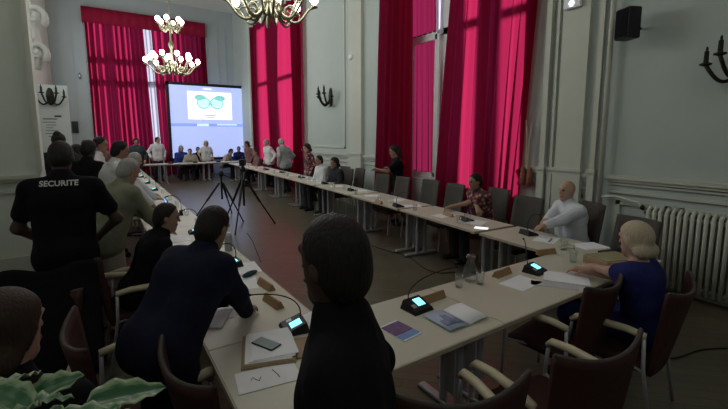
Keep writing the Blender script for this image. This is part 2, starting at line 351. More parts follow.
def curtain_y(label, Y, l, r, z0, z1, n, amp, m, seed, group):
    e = [ext(aty(a[0], a[1], Y), aty(b[0], b[1], Y), z) for z in (z1, z0) for a, b in (l, r)]
    return curtain(label, e[0], e[1], e[2], e[3], z0, z1, (0, -1), n, amp, m, seed, group)
G2 = 'crimson curtains of the end window'
curtain_y('wide crimson curtain on the end window left of the glowing white gap', FY - .08, ((84, 20), (94, 135)), ((142, 20), (153, 135)), .06, 6.6, 11, .085, M['curt'], 8, G2)
curtain_y('crimson curtain on the end window behind the far chandelier and screen', FY - .08, ((150, 20), (160, 135)), ((204, 20), (212, 135)), .06, 6.6, 9, .085, M['curt'], 9, G2)
curtain_y('white voile glowing in the gap of the end window', FY + .08, ((134, 20), (144, 135)), ((158, 20), (168, 135)), 1.0, 6.7, 5, .02, M['voile'], 10, 'voile curtains')
a, b = aty(80, 2, FY - .3), aty(205, 25, FY - .3)
mb = MB().grid(lambda u, v: (a.x + (b.x - a.x) * u, FY - .30 + .012 * math.sin(u * 90), 6.28 + .6 * v), 120, 2, (0, .02, 0))
val = tag(mb.build('valance', M['valance'], None, True), 'crimson velvet pelmet across the top of the end window', 'valance')
vb = MB().box(((a.x + b.x) / 2, FY - .15, 6.87), (b.x - a.x, .3, .03)).box((a.x + .02, FY - .15, 6.58), (.02, .28, .6)).box((b.x - .02, FY - .15, 6.58), (.02, .28, .6)); vb.build('pelmet_board', M['valance'], val)

# ------------------------------------------------------------------ wall fittings
# projection screen standing before the end window
SY = 18.9
tl, tr, br_, bl_ = aty(167, 86, SY), aty(243, 85, SY), aty(247, 158, SY), aty(170, 158, SY)
x0, x1, z0, z1 = tl.x, (tr.x + br_.x) / 2 + .08, .8, 4.05
scr = thing('projection_screen', 'large dark-framed projection screen showing a blue desktop with a white slide', 'screen', ((x0 + x1) / 2, SY, 0))
cx, w = (x0 + x1) / 2, x1 - x0
mb = MB()
for s in (-1, 1): mb.box((s * w / 2, 0, (z0 + z1) / 2), (.12, .06, z1 - z0 + .12))
for z in (z0, z1): mb.box((0, 0, z), (w + .12, .06, .12))
mb.build('frame', M['dark'], scr)
for s in (-1, 1): MB().box((s * w * .42, .04, .38), (.06, .05, .76)).box((s * w * .42, .04, .02), (.1, .7, .04)).build('stand', M['dark'], scr)
MB().box((0, .012, (z0 + z1) / 2), (w - .1, .02, z1 - z0 - .1)).build('picture', M['screen'], scr)
sl = [aty(187, 92, SY), aty(231, 92, SY), aty(231, 120, SY)]
sx0, sx1, sz1, sz0 = sl[0].x - cx, sl[1].x - cx, (sl[0].z + sl[1].z) / 2, sl[2].z
MB().box(((sx0 + sx1) / 2, -.004, (sz0 + sz1) / 2), (sx1 - sx0, .01, sz1 - sz0)).build('slide', M['slide'], scr)
tz = aty(205, 125, SY).z
MB().box((0, -.004, tz), (w - .12, .01, .12)).build('task_bar', M['bar'], scr)
MB().box((-.3, -.011, tz), (.5, .008, .10)).box((.75, -.011, tz + .02), (.9, .008, .05)).build('bar_highlight', M['barlit'], scr)
MB().box((-.05, -.004, z1 - .17), (.35, .01, .05)).build('title_mark', M['slide'], scr)
scx = (sx0 + sx1) / 2; sh = sz1 - sz0; mz = sz1 - sh * .4
mk = MB()
for s in (-1, 1):
    mk.tube([(scx + s * .28 + .26 * math.cos(t), -.012, mz + .24 * math.sin(t)) for t in [PI * 2 * i / 20 for i in range(20)]], .035, 6, closed=True)
mk.tube([(scx + x, -.012, mz - .05 + .1 * abs(x)) for x in (-.12, 0, .12)], .03, 6)
mk.build('slide_mark', M['dteal'], scr)
for s in (-1, 1):
    mk = MB(); mk.ball((scx + s * .42, -.0125, mz + .22), (.24, .004, .13), 12)
    mk.build('slide_mark', M['teal'], scr)
for s in (-1, 1): MB().ball((scx + s * .28, -.011, mz), (.22, .006, .2), 12).build('slide_mark', M['teall'], scr)
MB().box((scx, -.011, sz0 + sh * .15), (.5, .006, .03)).box((scx, -.011, sz0 + sh * .08), (.36, .006, .025)).build('slide_caption', M['papergrey'], scr)

# chandeliers
def make_chandelier(name, label, x, y):
    t = thing(name, label, 'chandelier', (x, y, 3.68), 0, 'brass chandeliers of the hall')
    MB().lathe([(.005, 0), (.05, .02), (.075, .07), (.04, .12), (.10, .16), (.13, .22), (.07, .30), (.035, .36), (.03, .62), (.06, .70), (.085, .78), (.05, .86), (.028, .92), (.028, 1.2), (.06, 1.26), (.09, 1.32), (.05, 1.40), (.02, 1.5), (.01, 1.62)], (0, 0, 0), 16).build('stem', M['brass'], t, True)
    ch = MB(); z = 1.6
    while z < CZ - 3.68 - .12:
        k = round((z - 1.6) / .09) % 2
        ch.tube([((.022 * math.cos(g)) * (1 - k), (.022 * math.cos(g)) * k, z + .05 + .06 * math.sin(g)) for g in [2 * PI * i / 8 for i in range(8)]], .007, 5, closed=True); z += .09
    ch.build('chain', M['brass'], t)
    MB().lathe([(.01, CZ - 3.68 - .14), (.09, CZ - 3.68 - .1), (.12, CZ - 3.68 - .002)], (0, 0, 0), 16).build('ceiling_rose', M['brass'], t, True)
    for tier, (n, R, zc, drop, hub) in enumerate(((16, .69, .16, .28, .22), (6, .32, 1.28, .16, 1.30))):
        for k in range(n):
            g = 2 * PI * k / n + .13; c, s = math.cos(g), math.sin(g); RR = R * (1 if k % 2 or tier else .72); up = 0 if k % 2 or tier else .14
            pts = []
            for i in range(15):
                u = i / 14; rr = .06 + (RR - .06) * (u ** .85)
                zz = hub - drop * math.sin(PI * min(1, u * 1.18)) * (1 - .15 * u) + (zc - hub + up) * u * u + .10 * max(0, u - .85) * 6 * .5
                pts.append((rr * c, rr * s, zz))
            am = MB().tube(pts, [.026 - .010 * i / 14 for i in range(15)], 6)
            mid = Vector(pts[6])
            am.tube([(mid.x + c * .09 * math.cos(q) * (1 - q / 9), mid.y + s * .09 * math.cos(q) * (1 - q / 9), mid.z + .10 + .09 * math.sin(q) * (1 - q / 9)) for q in [-1.57 + 5.6 * i / 12 for i in range(13)]], .014, 5)
            a_ = am.build('arm', M['brass'], t, True)
            e = pts[-1]
            MB().lathe([(.008, -.01), (.055, .0), (.06, .015), (.02, .03), (.02, .075)], e, 10).build('bobeche', M['brass'], a_, True)
            MB().ball((e[0], e[1], e[2] + .125), (.068, .068, .076), 10).build('bulb', M['lampglow'], a_, True)
    return t
p = atd(270, 10, 6.4); make_chandelier('chandelier', 'big brass chandelier nearest the front, cut by the top of the picture', p.x, p.y); CH1 = (p.x, p.y)
p = atd(172, 60, 11.9); make_chandelier('chandelier', 'far brass chandelier hanging in front of the end window', p.x, p.y); CH2 = (p.x, p.y)
# candle sconces
def sconce(label, x, y, z, rz, k_=1.35):
    t = thing('wall_sconce', label, 'wall lamp', (x, y, z), rz, 'bronze candle sconces'); t.scale = (k_, k_, k_)   # local +y points into the room
    MB().ball((0, .02, 0), (.075, .02, .20), 12).build('backplate', M['oldbrass'], t, True)
    for k, (dx, dy, dz) in enumerate(((-.26, .14, .02), (-.13, .24, .09), (.0, .30, .02), (.13, .24, .09), (.26, .14, .02))):
        pts = [(dx * u, .03 + (dy - .03) * u, -.05 - .15 * math.sin(PI * u) + dz * u + .02 * u) for u in [i / 10 for i in range(11)]]
        a_ = MB().tube(pts, .018, 6).build('arm', M['oldbrass'], t, True); e = pts[-1]
        MB().lathe([(.012, -.015), (.052, .0), (.052, .014), (.022, .022), (.020, .13), (.012, .135)], e, 8).build('candle', M['oldbrass'], a_, True)
        MB().ball((e[0], e[1], e[2] + .15), (.012, .012, .028), 8).build('candle_bulb', M['oldbrass'], a_, True)
p = atx(325, 97, WX - .2); sconce('bronze candle sconce on the wall between the tall curtained windows', WX, p.y, p.z, PI / 2)
p = atx(741, 60, WX - .15); sconce('bronze candle sconce cut off at the edge, above the radiator', WX, p.y, p.z, PI / 2, 1.1)
# tall white panel by the left wall with a sconce on it
PY = 11.0
q0, q1 = aty(36, 86, PY), aty(67, 86, PY)
pn = thing('display_panel', 'tall white display panel by the left wall with dark printed lines', 'panel', ((q0.x + q1.x) / 2, PY, 0)); pw = q1.x - q0.x
MB().box((0, 0, q1.z / 2), (pw, .1, q1.z)).build('board', M['panelwhite'], pn)
ln = MB(); 
zt = aty(50, 119, PY).z; ln.box((-.08, -.052, zt), (.24, .006, .02))
for k in range(6):
    ln.box((-.10 + .03 * (k % 2), -.052, zt - .07 - .06 * k), (.22 - .05 * (k % 3), .005, .012))
ln.box((.06, -.052, zt + .06), (.12, .006, .035)); ln.build('printed_lines', M['ink'], pn)
p = aty(51, 99, PY - .2); sconce('bronze candle sconce in front of the tall white panel by the left wall', p.x - .02, PY - .05, p.z + .06, PI, .95)
# plaster cartouche high on the left pilaster
ct = MB(); rnd = random.Random(3)
for k, (x, z) in enumerate(((-.86, 4.7), (-.74, 4.35), (-.84, 4.05), (-.76, 3.7), (-.86, 3.4), (-.78, 3.15))):
    s = 1 if k % 2 else -1
    x += .07
    ct.tube([(x + s * .13 * math.cos(q) * (1 - q / 8), 8.14 - .05 * (q / 6), z + .16 * math.sin(q) * (1 - q / 8)) for q in [-.8 + 6 * i / 16 for i in range(17)]], [.05 - .0018 * i for i in range(17)], 8)
    ct.ball((x, 8.14, z), (.07, .06, .07), 10)
ct.grid(lambda u, v: (-.88 + .2 * u + .05 * math.sin(v * 9), 8.18 - .06 * math.sin(PI * u), 2.9 + 2.1 * v), 8, 24, (0, .05, 0))
tag(ct.build('plaster_cartouche', M['plaster'], None, True), 'white scrolled plaster cartouche high on the left wall pilaster', 'ornament')
# loudspeaker, exit lamp, sensor, small wall speaker
p = atx(628, 24, WX - .28)
sp = thing('wall_loudspeaker', 'black box loudspeaker bracketed high above the radiator wall', 'speaker', (p.x, p.y, p.z), math.radians(64))
sp.scale = (.86, .86, .9); MB().box((0, 0, 0), (.25, .2, .40), 0, .012).build('cabinet', M['dark'], sp)
MB().box((0, .104, 0), (.22, .008, .36)).build('grille', M['black'], sp)
MB().tube([(0.0, -.1, 0), (.03, -.2, -.03), (.1, -.29, -.03)], .018, 8).build('bracket', M['blackmet'], sp)
p = aty(82, 74, FY - .08); hk = tag(MB().tube([(0, 0, 0), (0, -.06, .02), (0, -.10, -.06), (0, -.06, -.2)], .03, 8).build('curtain_hook', M['chrome'], None, True), 'pale metal curtain hook on the end wall at the curtain edge', 'hook'); hk.location = (p.x - .08, FY, p.z)
p = atx(575, 3, WX - .05)
ex = thing('exit_light', 'small white emergency light box glowing high on the pilaster', 'light', (WX - .105, p.y, p.z))
MB().box((0, 0, 0), (.06, .24, .16), 0, .01).build('housing', M['paper'], ex)
MB().ball((-.034, 0, -.02), (.012, .035, .035), 10).build('lens', M['exitglow'], ex)
p = atx(351, 57, WX - .1)
MBs = MB().lathe([(.07, 0), (.075, .02), (.06, .05), (.03, .06)], (0, 0, 0), 16); o = MBs.build('wall_sensor', M['paper'], None, True); o.rotation_euler = (0, -PI / 2, 0); o.location = (WX - .09, p.y, p.z)
tag(o, 'small round white sensor high on the wall beside the bronze sconce', 'sensor')
p = aty(75, 127, FY - .1); tag(MB().box((p.x, FY - .06, p.z), (.2, .12, .45), 0, .01).build('wall_box', M['dark']), 'small black box fixed to the end wall beside the curtain edge', 'box')
# radiator and heating pipe
rd = thing('radiator', 'long cream column radiator standing under the wainscot rail', 'radiator', (WX - .14, 0, 0))
n = 44; y0 = 2.05
for k in range(n):
    y = y0 - k * .062
    MB().tube([(-.06, y, .10), (-.06, y, .98), (.0, y, 1.02), (.06, y, .98), (.06, y, .10)], .021, 8).build('column', M['cream'], rd, True)
MB().tube([(0, y0 + .03, .14), (0, y0 - n * .062, .14)], .03, 8).build('header', M['cream'], rd); MB().tube([(0, y0 + .03, .92), (0, y0 - n * .062, .92)], .03, 8).build('header', M['cream'], rd)
for y in (1.9, .6, -.5): MB().box((0, y, .05), (.12, .05, .1)).build('foot', M['cream'], rd)
pp = MB().tube([(WX - .10, 2.68, 0), (WX - .10, 2.68, CZ)], .032, 10)
pp.tube([(WX - .1, 2.66, 1.06), (WX - .1, 2.5, 1.09), (WX - .12, 2.2, 1.05), (WX - .14, 2.13, .98), (WX - .14, 2.1, .92)], .018, 8)
hp = pp.build('heating_pipe', M['cream'], None, True); tag(hp, 'cream heating pipe rising up the wall between pilaster and radiator', 'pipe')
MB().ball((WX - .17, 2.13, 1.0), (.03, .03, .035), 8).build('valve', M['dark'], hp, True)
# tassel tie-back by the curtain
p = atx(527, 130, WX - .12); q = atx(526, 168, WX - .12)
tb = thing('tassel_tieback', 'cream cord with rust tassels hung beside the crimson curtain', 'tieback', (WX - .115, q.y, 0))
MB().tube([(.02, .06, p.z + .15), (0, .02, p.z), (0, 0, q.z)], .012, 6).tube([(.02, -.05, p.z + .12), (0, -.03, p.z - .2), (0, -.02, q.z)], .012, 6).build('cord', M['rope'], tb)
for dy in (.05, -.07): MB().lathe([(.012, .02), (.035, -.02), (.03, -.05), (.045, -.08), (.06, -.26), (.03, -.27)], (0, dy, q.z), 10).build('tassel', M['tassel'], tb, True)
# ------------------------------------------------------------------ tables
TT = .74
def table_proto():
    t = thing('conference_table', '', 'table')
    MB().box((0, 0, TT - .014), (1.6, .68, .028), 0, .006).build('table_top', M['top'], t)
    e = MB()
    for s in (-1, 1): e.box((0, s * .341, TT - .016), (1.598, .006, .026)).box((s * .801, 0, TT - .016), (.006, .676, .026))
    e.build('edging', M['edge'], t)
    for s in (-1, 1):
        x = s * .70
        l = MB().box((x, 0, .025), (.06, .60, .035), 0, .008).box((x, 0, TT - .045), (.05, .56, .03)).tube([(x, .07, .03), (x, .07, TT - .04)], .028, 10).tube([(x, -.07, .03), (x, -.07, TT - .04)], .028, 10).box((x, 0, .42), (.012, .14, .6))
        lg = l.build('leg', M['steel'], t)
        MB().box((x, .29, .006), (.05, .04, .012)).box((x, -.29, .006), (.05, .04, .012)).build('foot_pad', M['dark'], lg)
    MB().box((0, .12, TT - .06), (1.34, .02, .05)).build('rail', M['steel'], t)
    return t
tables = []
RP = [(3.58, 1.44), (3.68, 3.07), (3.84, 5.0), (3.98, 6.88), (4.08, 9.2), (4.26, 15.15), (4.29, 16.6)]
def rin(Y):
    for (a, b), (c, d) in zip(RP, RP[1:]):
        if Y <= d: return a + (c - a) * (Y - b) / (d - b)
    return RP[-1][0]
spec = [((1.21, 1.80), 0, 'cream table at the front with the open magazine, cut by the dark man'), ((2.815, 1.80), 0, 'cream front table with the woman in royal blue at its end')]
for k in range(9):
    w = ['first cream table of the aisle-side row, phone and folder lying on it', 'second cream table of the row, beside the white bottle and leaning man'][k] if k < 2 else '%s cream table back from the front corner in the row on the security guard side' % ORD[k]
    spec.append(((.75, 2.945 + 1.6 * k), PI / 2, w))
for k in range(9):
    ya = 1.46 + 1.667 * k; yb = ya + 1.6; xa, xb = rin(ya), rin(yb)
    spec.append((((xa + xb) / 2 + .34, (ya + yb) / 2), PI / 2 + math.atan2(-(xb - xa), yb - ya), 'cream table where the bald man in white sits, front of the curtain-side row' if k == 0 else '%s cream table back from the front in the curtain-side row' % ORD[k]))
for k in range(3): spec.append(((1.22 + 1.61 * k, 17.30), 0, 'cream table below the projection screen, %s from the leaning curtain gap' % ['nearest', 'second', 'third'][k]))
proto = table_proto()
for k, ((x, y), rz, lab) in enumerate(spec):
    if k == 0: proto.location = (x, y, 0); proto.rotation_euler.z = rz; proto['label'] = lab; proto['group'] = 'conference tables in a ring'; tables.append(proto)
    else: tables.append(dup(proto, lab, (x, y, 0), rz, 'conference tables in a ring'))

# ------------------------------------------------------------------ chairs (local +y is the way the chair faces)
def arm_chair(label):
    t = thing('conference_armchair', label, 'chair', group='burgundy armchairs')
    MB().grid(lambda u, v: ((u - .5) * (.50 - .04 * v), -.22 + .46 * v, .455 + .02 * math.sin(PI * u) * math.sin(PI * v) - .015 * (v > .9)), 8, 8, (0, 0, -.05)).build('seat', M['burg'], t, True)
    def back(u, v):
        s = 2 * u - 1; wid = .255 + .03 * v
        return (s * wid, -.235 - .11 * v + .07 * s * s * (.4 + .6 * v), .40 + (.52 + .045 * s * s) * v)
    MB().grid(back, 14, 12, (0, -.028, .004)).build('backrest', M['burg'], t, True)
    rimp = [Vector(back(i / 20, 1)) + Vector((0, -.014, .004)) for i in range(21)]
    MB().tube(rimp, .010, 6).build('piping', M['taupe'], t, True)
    for s in (-1, 1):
        x = s * .285
        a_ = MB().tube([(x, -.20, .665), (x, -.10, .68), (x, .08, .675), (x, .20, .655), (x, .235, .62)], [.022, .025, .026, .025, .019], 8).build('armrest', M['arm'], t, True)
        MB().tube([(x, .225, .63), (x, .24, .5), (x, .25, .01)], .012, 8).build('leg', M['steel'], t, True)
        MB().tube([(x, -.19, .665), (x, -.20, .45), (x, -.27, .01)], .012, 8).build('leg', M['steel'], t, True)
        MB().tube([(x, .235, .43), (x * .8, .1, .425), (x * .8, -.12, .425), (x, -.2, .43)], .010, 6).build('seat_rail', M['steel'], t)
    return t
def plain_chair(label):
    t = thing('conference_chair', label, 'chair', group='taupe chairs along the curtain side')
    MB().grid(lambda u, v: ((u - .5) * (.48 - .04 * v), -.22 + .46 * v, .46 + .02 * math.sin(PI * u) * math.sin(PI * v)), 8, 8, (0, 0, -.06)).build('seat', M['taupe'], t, True)
    MB().grid(lambda u, v: ((u - .5) * (.46 - .03 * v), -.225 - .09 * v + .05 * (2 * u - 1) ** 2, .50 + .56 * v), 10, 8, (0, -.035, 0)).build('backrest', M['taupe'], t, True)
    for s in (-1, 1):
        MB().tube([(s * .21, .2, .42), (s * .22, .24, .01)], .013, 8).build('leg', M['steel'], t)
        MB().tube([(s * .2, -.265, .6), (s * .215, -.22, .42), (s * .23, -.30, .01)], .013, 8).build('leg', M['steel'], t)
    return t
AP = None; PP = None
def achair(bx, by, deg, label):
    """armchair whose back top stands at bx, by"""
    global AP
    r = math.radians(deg); x, y = bx + .33 * -math.sin(r), by + .33 * math.cos(r)
    if AP is None: AP = arm_chair(label); AP.location = (x, y, 0); AP.rotation_euler.z = r; return AP
    return dup(AP, label, (x, y, 0), r)
def pchair(bx, by, deg, label):
    global PP
    r = math.radians(deg); x, y = bx + .30 * -math.sin(r), by + .30 * math.cos(r)
    if PP is None: PP = plain_chair(label); PP.location = (x, y, 0); PP.rotation_euler.z = r; return PP
    return dup(PP, label, (x, y, 0), r)
v1 = atd(611, 283, 2.48); v2 = atd(609, 352, 1.66); v3 = atd(471, 388, 1.36)
achair(v1.x, v1.y, 6, 'burgundy armchair drawn up to the front table beside the woman in royal blue')
achair(v2.x, v2.y, -10, 'burgundy armchair angled at the front table, pale arm loop facing the magazine side')
achair(v3.x, v3.y, -18, 'burgundy armchair nearest the front, only its curved back rim showing')
achair(-.18, 2.30, -84, 'burgundy armchair with a pale rim beside the brown-haired seated woman')
achair(.20, 1.72, -80, 'burgundy armchair pushed under the table below the leaning man')
achair(-.42, 4.30, -88, 'burgundy armchair with pale arms between the guard and the seated man in black')
achair(-.45, 5.05, -92, 'burgundy armchair behind the person in khaki')
for k, (y, d) in enumerate(((6.9, -90), (8.9, -86), (10.6, -93), (12.6, -90))): achair(-.12, y, d, '%s burgundy armchair down the guard-side row past the khaki shirt' % ORD[k])
for k, (x, y, d) in enumerate([(v.x, v.y, d) for v, d in [(atz(px, py, 1.06), d) for px, py, d in ((355, 166, 92), (369, 168, 86), (384, 174, 95), (404, 177, 88), (432, 180, 90), (457, 184, 84), (530, 197, 88))]]):
    pchair(min(x, 5.33), y, d, ['empty taupe chair right after the dark-haired seated person by the pier', 'empty taupe chair just before the first crimson curtain', 'empty taupe chair in front of the black-dressed standing woman',
        'empty taupe chair just past the black-dressed standing woman', 'empty taupe chair before the white window casement', 'empty taupe chair next to the woman in the floral top', 'empty taupe chair by the tassel cord, beside the bald man'][k])
v = atz(640, 218, 1.06); pchair(v.x, v.y, 78, 'taupe chair against the radiator behind the blonde woman')

# ------------------------------------------------------------------ things on the tables
def mic(label, x, y, rz, neck=(.0, -.16, .22), lit=True, big=1.):
    t = thing('desk_microphone', label, 'microphone', (x, y, TT), rz, 'desk microphone units')
    mb = MB(); w, d = .085, .075
    mb.add([(-w, -d, 0), (w, -d, 0), (w, d, 0), (-w, d, 0), (-w * .9, -d * .85, .022), (w * .9, -d * .85, .022), (w * .85, d * .8, .062), (-w * .85, d * .8, .062)],
           [(3, 2, 1, 0), (4, 5, 6, 7), (0, 1, 5, 4), (1, 2, 6, 5), (2, 3, 7, 6), (3, 0, 4, 7)]); mb.build('base', M['dark'], t)
    pt = lambda x_, y_: (x_, y_, .022 + .040 * (y_ + d * .85) / (d * 1.65) + .003)
    MB().sheet([pt(-.012, -.028), pt(.052, -.028), pt(.052, .036), pt(-.012, .036)], .004).build('display', M['lcd'] if lit else M['dark'], t)
    MB().sheet([pt(-.06, -.035), pt(-.03, -.035), pt(-.03, -.005), pt(-.06, -.005)], .004).build('button', M['steel'], t)
    p0 = Vector((-.035, .05, .055)); p3 = p0 + Vector(neck); p1 = p0 + Vector((0, .02, neck[2] * .9)); p2 = p0 + Vector((neck[0] * .45, neck[1] * .45, neck[2] * 1.15))
    pts = [((1 - u) ** 3) * p0 + 3 * u * (1 - u) ** 2 * p1 + 3 * u * u * (1 - u) * p2 + u ** 3 * p3 for u in [i / 12 for i in range(13)]]
    MB().tube(pts, .0045, 6).build('gooseneck', M['dark'], t, True)
    dd = (pts[-1] - pts[-2]).normalized()
    MB().tube([pts[-1], pts[-1] + dd * .015, pts[-1] + dd * .05], [.007, .010, .008], 8).build('microphone_tip', M['dark'], t, True)
    return t
def slab(name, label, cat, x, y, rz, w, d, h, m, group=None, z=TT):
    o = MB().box((0, 0, h / 2), (w, d, h)).build(name, m); o.location = (x, y, z); o.rotation_euler.z = rz; return tag(o, label, cat, group)
def plate(label, x, y, rz):
    o = MB().add([(-.105, -.03, 0), (.105, -.03, 0), (.105, .03, 0), (-.105, .03, 0), (-.105, -.006, .05), (.105, -.006, .05), (.105, .006, .05), (-.105, .006, .05)],
                 [(3, 2, 1, 0), (4, 5, 6, 7), (0, 1, 5, 4), (1, 2, 6, 5), (2, 3, 7, 6), (3, 0, 4, 7)]).build('name_plate', M['wood'])
    o.location = (x, y, TT); o.rotation_euler.z = rz; return tag(o, label, 'name plate', 'tan name plates')
def glass(label, x, y, h=.10, r=.035):
    o = MB().lathe([(r * .8, 0), (r, h), (r - .004, h), (r * .75, .006)], (0, 0, 0), 14).build('drinking_glass', M['tableglass'], None, True); o.location = (x, y, TT); return tag(o, label, 'glass', 'drinking glasses')
def carafe(label, x, y):
    t = thing('carafe', label, 'carafe', (x, y, TT))
    MB().lathe([(.045, 0), (.058, .02), (.058, .09), (.03, .15), (.028, .18), (.04, .20), (.036, .20), (.026, .175), (.05, .09), (.05, .015)], (0, 0, 0), 18).build('body', M['tableglass'], t, True)
    MB().lathe([(.02, .195), (.03, .20), (.03, .215), (.015, .225)], (0, 0, 0), 14).build('stopper', M['tableglass'], t, True)
def paper(label, x, y, rz, w=.21, d=.297, m='paper', h=.003, grp='loose white papers'): return slab('paper_sheet', label, 'paper', x, y, rz, w, d, h, M[m], grp)
H2 = PI / 2
P2 = lambda px, py: atz(px, py, TT)
def neck_to(p, rz, px, py, z, off):
    """gooseneck vector from the unit at p to the tip seen at px, py at height z"""
    q = atz(px, py, z); dx, dy = q.x - p.x, q.y - p.y; c, s = math.cos(rz), math.sin(rz)
    return (dx * c + dy * s + .035, -dx * s + dy * c - .05, z - TT - .055)
p = P2(294, 329); mic('lit desk microphone on the aisle-side table beside the folder and phone', p.x, p.y, -H2 - .15, neck_to(p, -H2 - .15, 251, 295, .93, 0))
p = P2(232, 266); mic('lit desk microphone in front of the leaning man beside the white bottle', p.x, p.y, -H2 + .1, (.1, -.2, .16))
p = P2(417, 309); mic('lit desk microphone beside the open magazine on the front table', p.x, p.y, .05, neck_to(p, .05, 455, 267, .92, 0))
p = P2(535, 272); mic('lit desk microphone on the front table near the woman in royal blue', p.x, p.y, .12, (.34, .22, .12))
for k, y in enumerate((4.95, 6.2, 9.2, 10.6, 12.2, 13.8)): mic('%s desk microphone down the guard-side row past the man in black' % ORD[k], .88, y, -H2 + random.uniform(-.2, .2))
for k, (px, py) in enumerate(((526, 235), (464, 221), (396, 207), (350, 191), (323, 184), (300, 178), (281, 173), (265, 170))):
    p = P2(px, py); mic('black desk microphone by the bald man in white' if k == 0 else '%s black desk microphone back from the bald man along the curtain-side row' % ORD[k], p.x + .05, p.y, H2 + random.uniform(-.3, .3), (random.uniform(-.1, .1), -.15, .18), False)
for k, x in enumerate((1.3, 2.3, 3.2, 4.1)): mic('%s small desk microphone from the curtain gap on the table below the screen' % ORD[k], x, 17.2, PI, (.0, -.16, .22), False)
for lab, px, py, rz in (('tan name plate behind the lit microphone beside the magazine', 433, 300, .06), ('tan name plate between the water carafe and the front table end', 502, 275, .1),
                        ('tan name plate nearest the phone on the aisle-side table edge', 273, 304, -H2 + .12), ('tan name plate on the aisle-side table edge past the eyeglass case', 266, 287, -H2 + .1),
                        ('tan name plate leaning at the corner beside the tan folder', 546, 254, -.25), ('tan name plate on the curtain-side row before the floral top', 448, 216, 1.4), ('tan name plate on the curtain-side row by the empty chairs', 379, 203, 1.4)):
    p = P2(px, py); plate(lab, p.x, p.y, rz)
# open magazine: two page blocks with a printed picture
p = P2(456, 318); t = thing('open_magazine', 'open magazine with a slate blue building picture on the front table', 'magazine', (p.x, p.y, TT), -.02); t.scale = (.85, .85, 1)
MB().grid(lambda u, v: (-.20 + .20 * u, -.14 + .28 * v, .004 + .014 * math.sin(PI * (.25 + .75 * u))), 8, 2, (0, 0, -.003)).build('page', M['skyprint'], t, True)
MB().grid(lambda u, v: (.20 * u, -.14 + .28 * v, .008 + .014 * math.sin(PI * (1 - .75 * u))), 8, 2, (0, 0, -.003)).build('page', M['paper'], t, True)
MB().grid(lambda u, v: (-.17 + .16 * u, -.09 + .15 * v * (.55 + .45 * (1 if .3 < u < .75 else 0)), .0075 + .014 * math.sin(PI * (.25 + .75 * (.15 + .8 * u)))), 20, 3, (0, 0, -.002)).build('printed_picture', M['bluepic'], t, True)
p = P2(400, 331); t = thing('leaflet', 'small leaflet with a violet picture and blue band by the dark man', 'leaflet', (p.x, p.y, TT), .12)
MB().box((0, 0, .003), (.15, .21, .006)).build('cover', M['paper'], t); MB().box((0, .025, .007), (.145, .13, .002)).build('picture', M['violet'], t); MB().box((0, -.07, .007), (.145, .05, .002)).build('blue_band', M['blueprint'], t)
# folder with papers and phone on the first aisle-side table
p = P2(268, 350); FX, FYY = p.x, p.y; fz = -.32
t = thing('paper_folder', 'kraft folder holding white papers, phone lying on it', 'folder', (FX, FYY, TT), fz)
MB().box((0, 0, .006), (.27, .33, .012)).box((-.0, .0, .014), (.255, .315, .004)).build('folder_board', M['kraft'], t)
for k in range(3): MB().box((.012 * k, .01 * k, .019 + .004 * k), (.235, .29, .004), .05 * k).build('inner_sheet', M['paper'], t)
t = thing('smartphone', 'teal-grey smartphone lying on the kraft folder', 'phone', (FX - .005, FYY + .01, TT + .0295), fz + .75)
MB().box((0, 0, .004), (.075, .155, .008), 0, .003).build('case', M['blackmet'], t); MB().box((0, 0, .0085), (.068, .145, .001)).build('glass_face', mat('phone_glass', (.18, .26, .28), .2), t)
p = P2(268, 377); t = thing('note_sheet', 'white handwritten note in front of the kraft folder', 'paper', (p.x, p.y, TT), -.15)
MB().box((0, 0, .002), (.29, .17, .004)).build('sheet', M['paper'], t)
MB().tube([(-.08 + .012 * i, .02 * math.sin(i * 1.7), .0045) for i in range(5)], .002, 5).build('handwriting', M['ink'], t)
MB().tube([(.03, .045, .0045), (.045, 0, .0045), (.05, -.03, .0045)], .002, 5).build('handwriting', M['ink'], t)
p = P2(306, 348); slab('kraft_envelope', 'kraft envelope half hidden by the dark man beside the folder', 'envelope', p.x, p.y, -.3, .12, .2, .012, M['kraft'])
for lab, px, py, rz, w, d in (('white sheets fanned under the leaning man hand', 224, 306, -.6, .25, .35), ('white sheet at the table edge below the leaning man sleeve', 214, 300, -.35, .22, .30), ('white sheet beside the lit microphone of the leaning man', 243, 283, -.25, .21, .30),
        ('white sheet at the aisle-side table edge behind the eyeglass case', 246, 268, -.1, .21, .30), ('white sheet peeking past the dark man beside the lit microphone', 312, 318, .3, .2, .14),
        ('white sheet lying between carafe and magazine row on the front table', 521, 283, .1, .30, .2)):
    p = P2(px, py); paper(lab, p.x, p.y, rz, w, d)
p = P2(566, 279); paper('thick white document under the hand of the woman in royal blue', p.x, p.y, .55, .24, .33, h=.012)
p = P2(553, 284); q = paper('grey cover sheet beside the thick white document', p.x - .02, p.y - .02, .62, .1, .33, 'papergrey')
p = P2(212, 318); t = slab('notebook', 'grey notebook near the leaning man under the white sheets', 'notebook', p.x - .01, p.y - .02, -.5, .2, .26, .012, M['papergrey'])
p = P2(250, 276); o = MB().ball((0, 0, .02), (.085, .03, .02), 12).build('eyeglass_case', M['teald'], None, True); o.location = (p.x, p.y, TT); o.rotation_euler.z = .5; tag(o, 'dark green eyeglass case between two white sheets', 'case')
p = P2(227, 252); t = thing('water_bottle', 'white cylindrical bottle in front of the leaning man', 'bottle', (p.x + .03, p.y + .05, TT))
MB().lathe([(.036, 0), (.038, .01), (.038, .14), (.03, .155)], (0, 0, 0), 16).build('body', M['greyc'], t, True); MB().lathe([(.026, .152), (.026, .18), (.02, .185)], (0, 0, 0), 14).build('cap', M['white'], t, True)
p = P2(470, 281); carafe('glass water carafe on the front table', p.x, p.y)
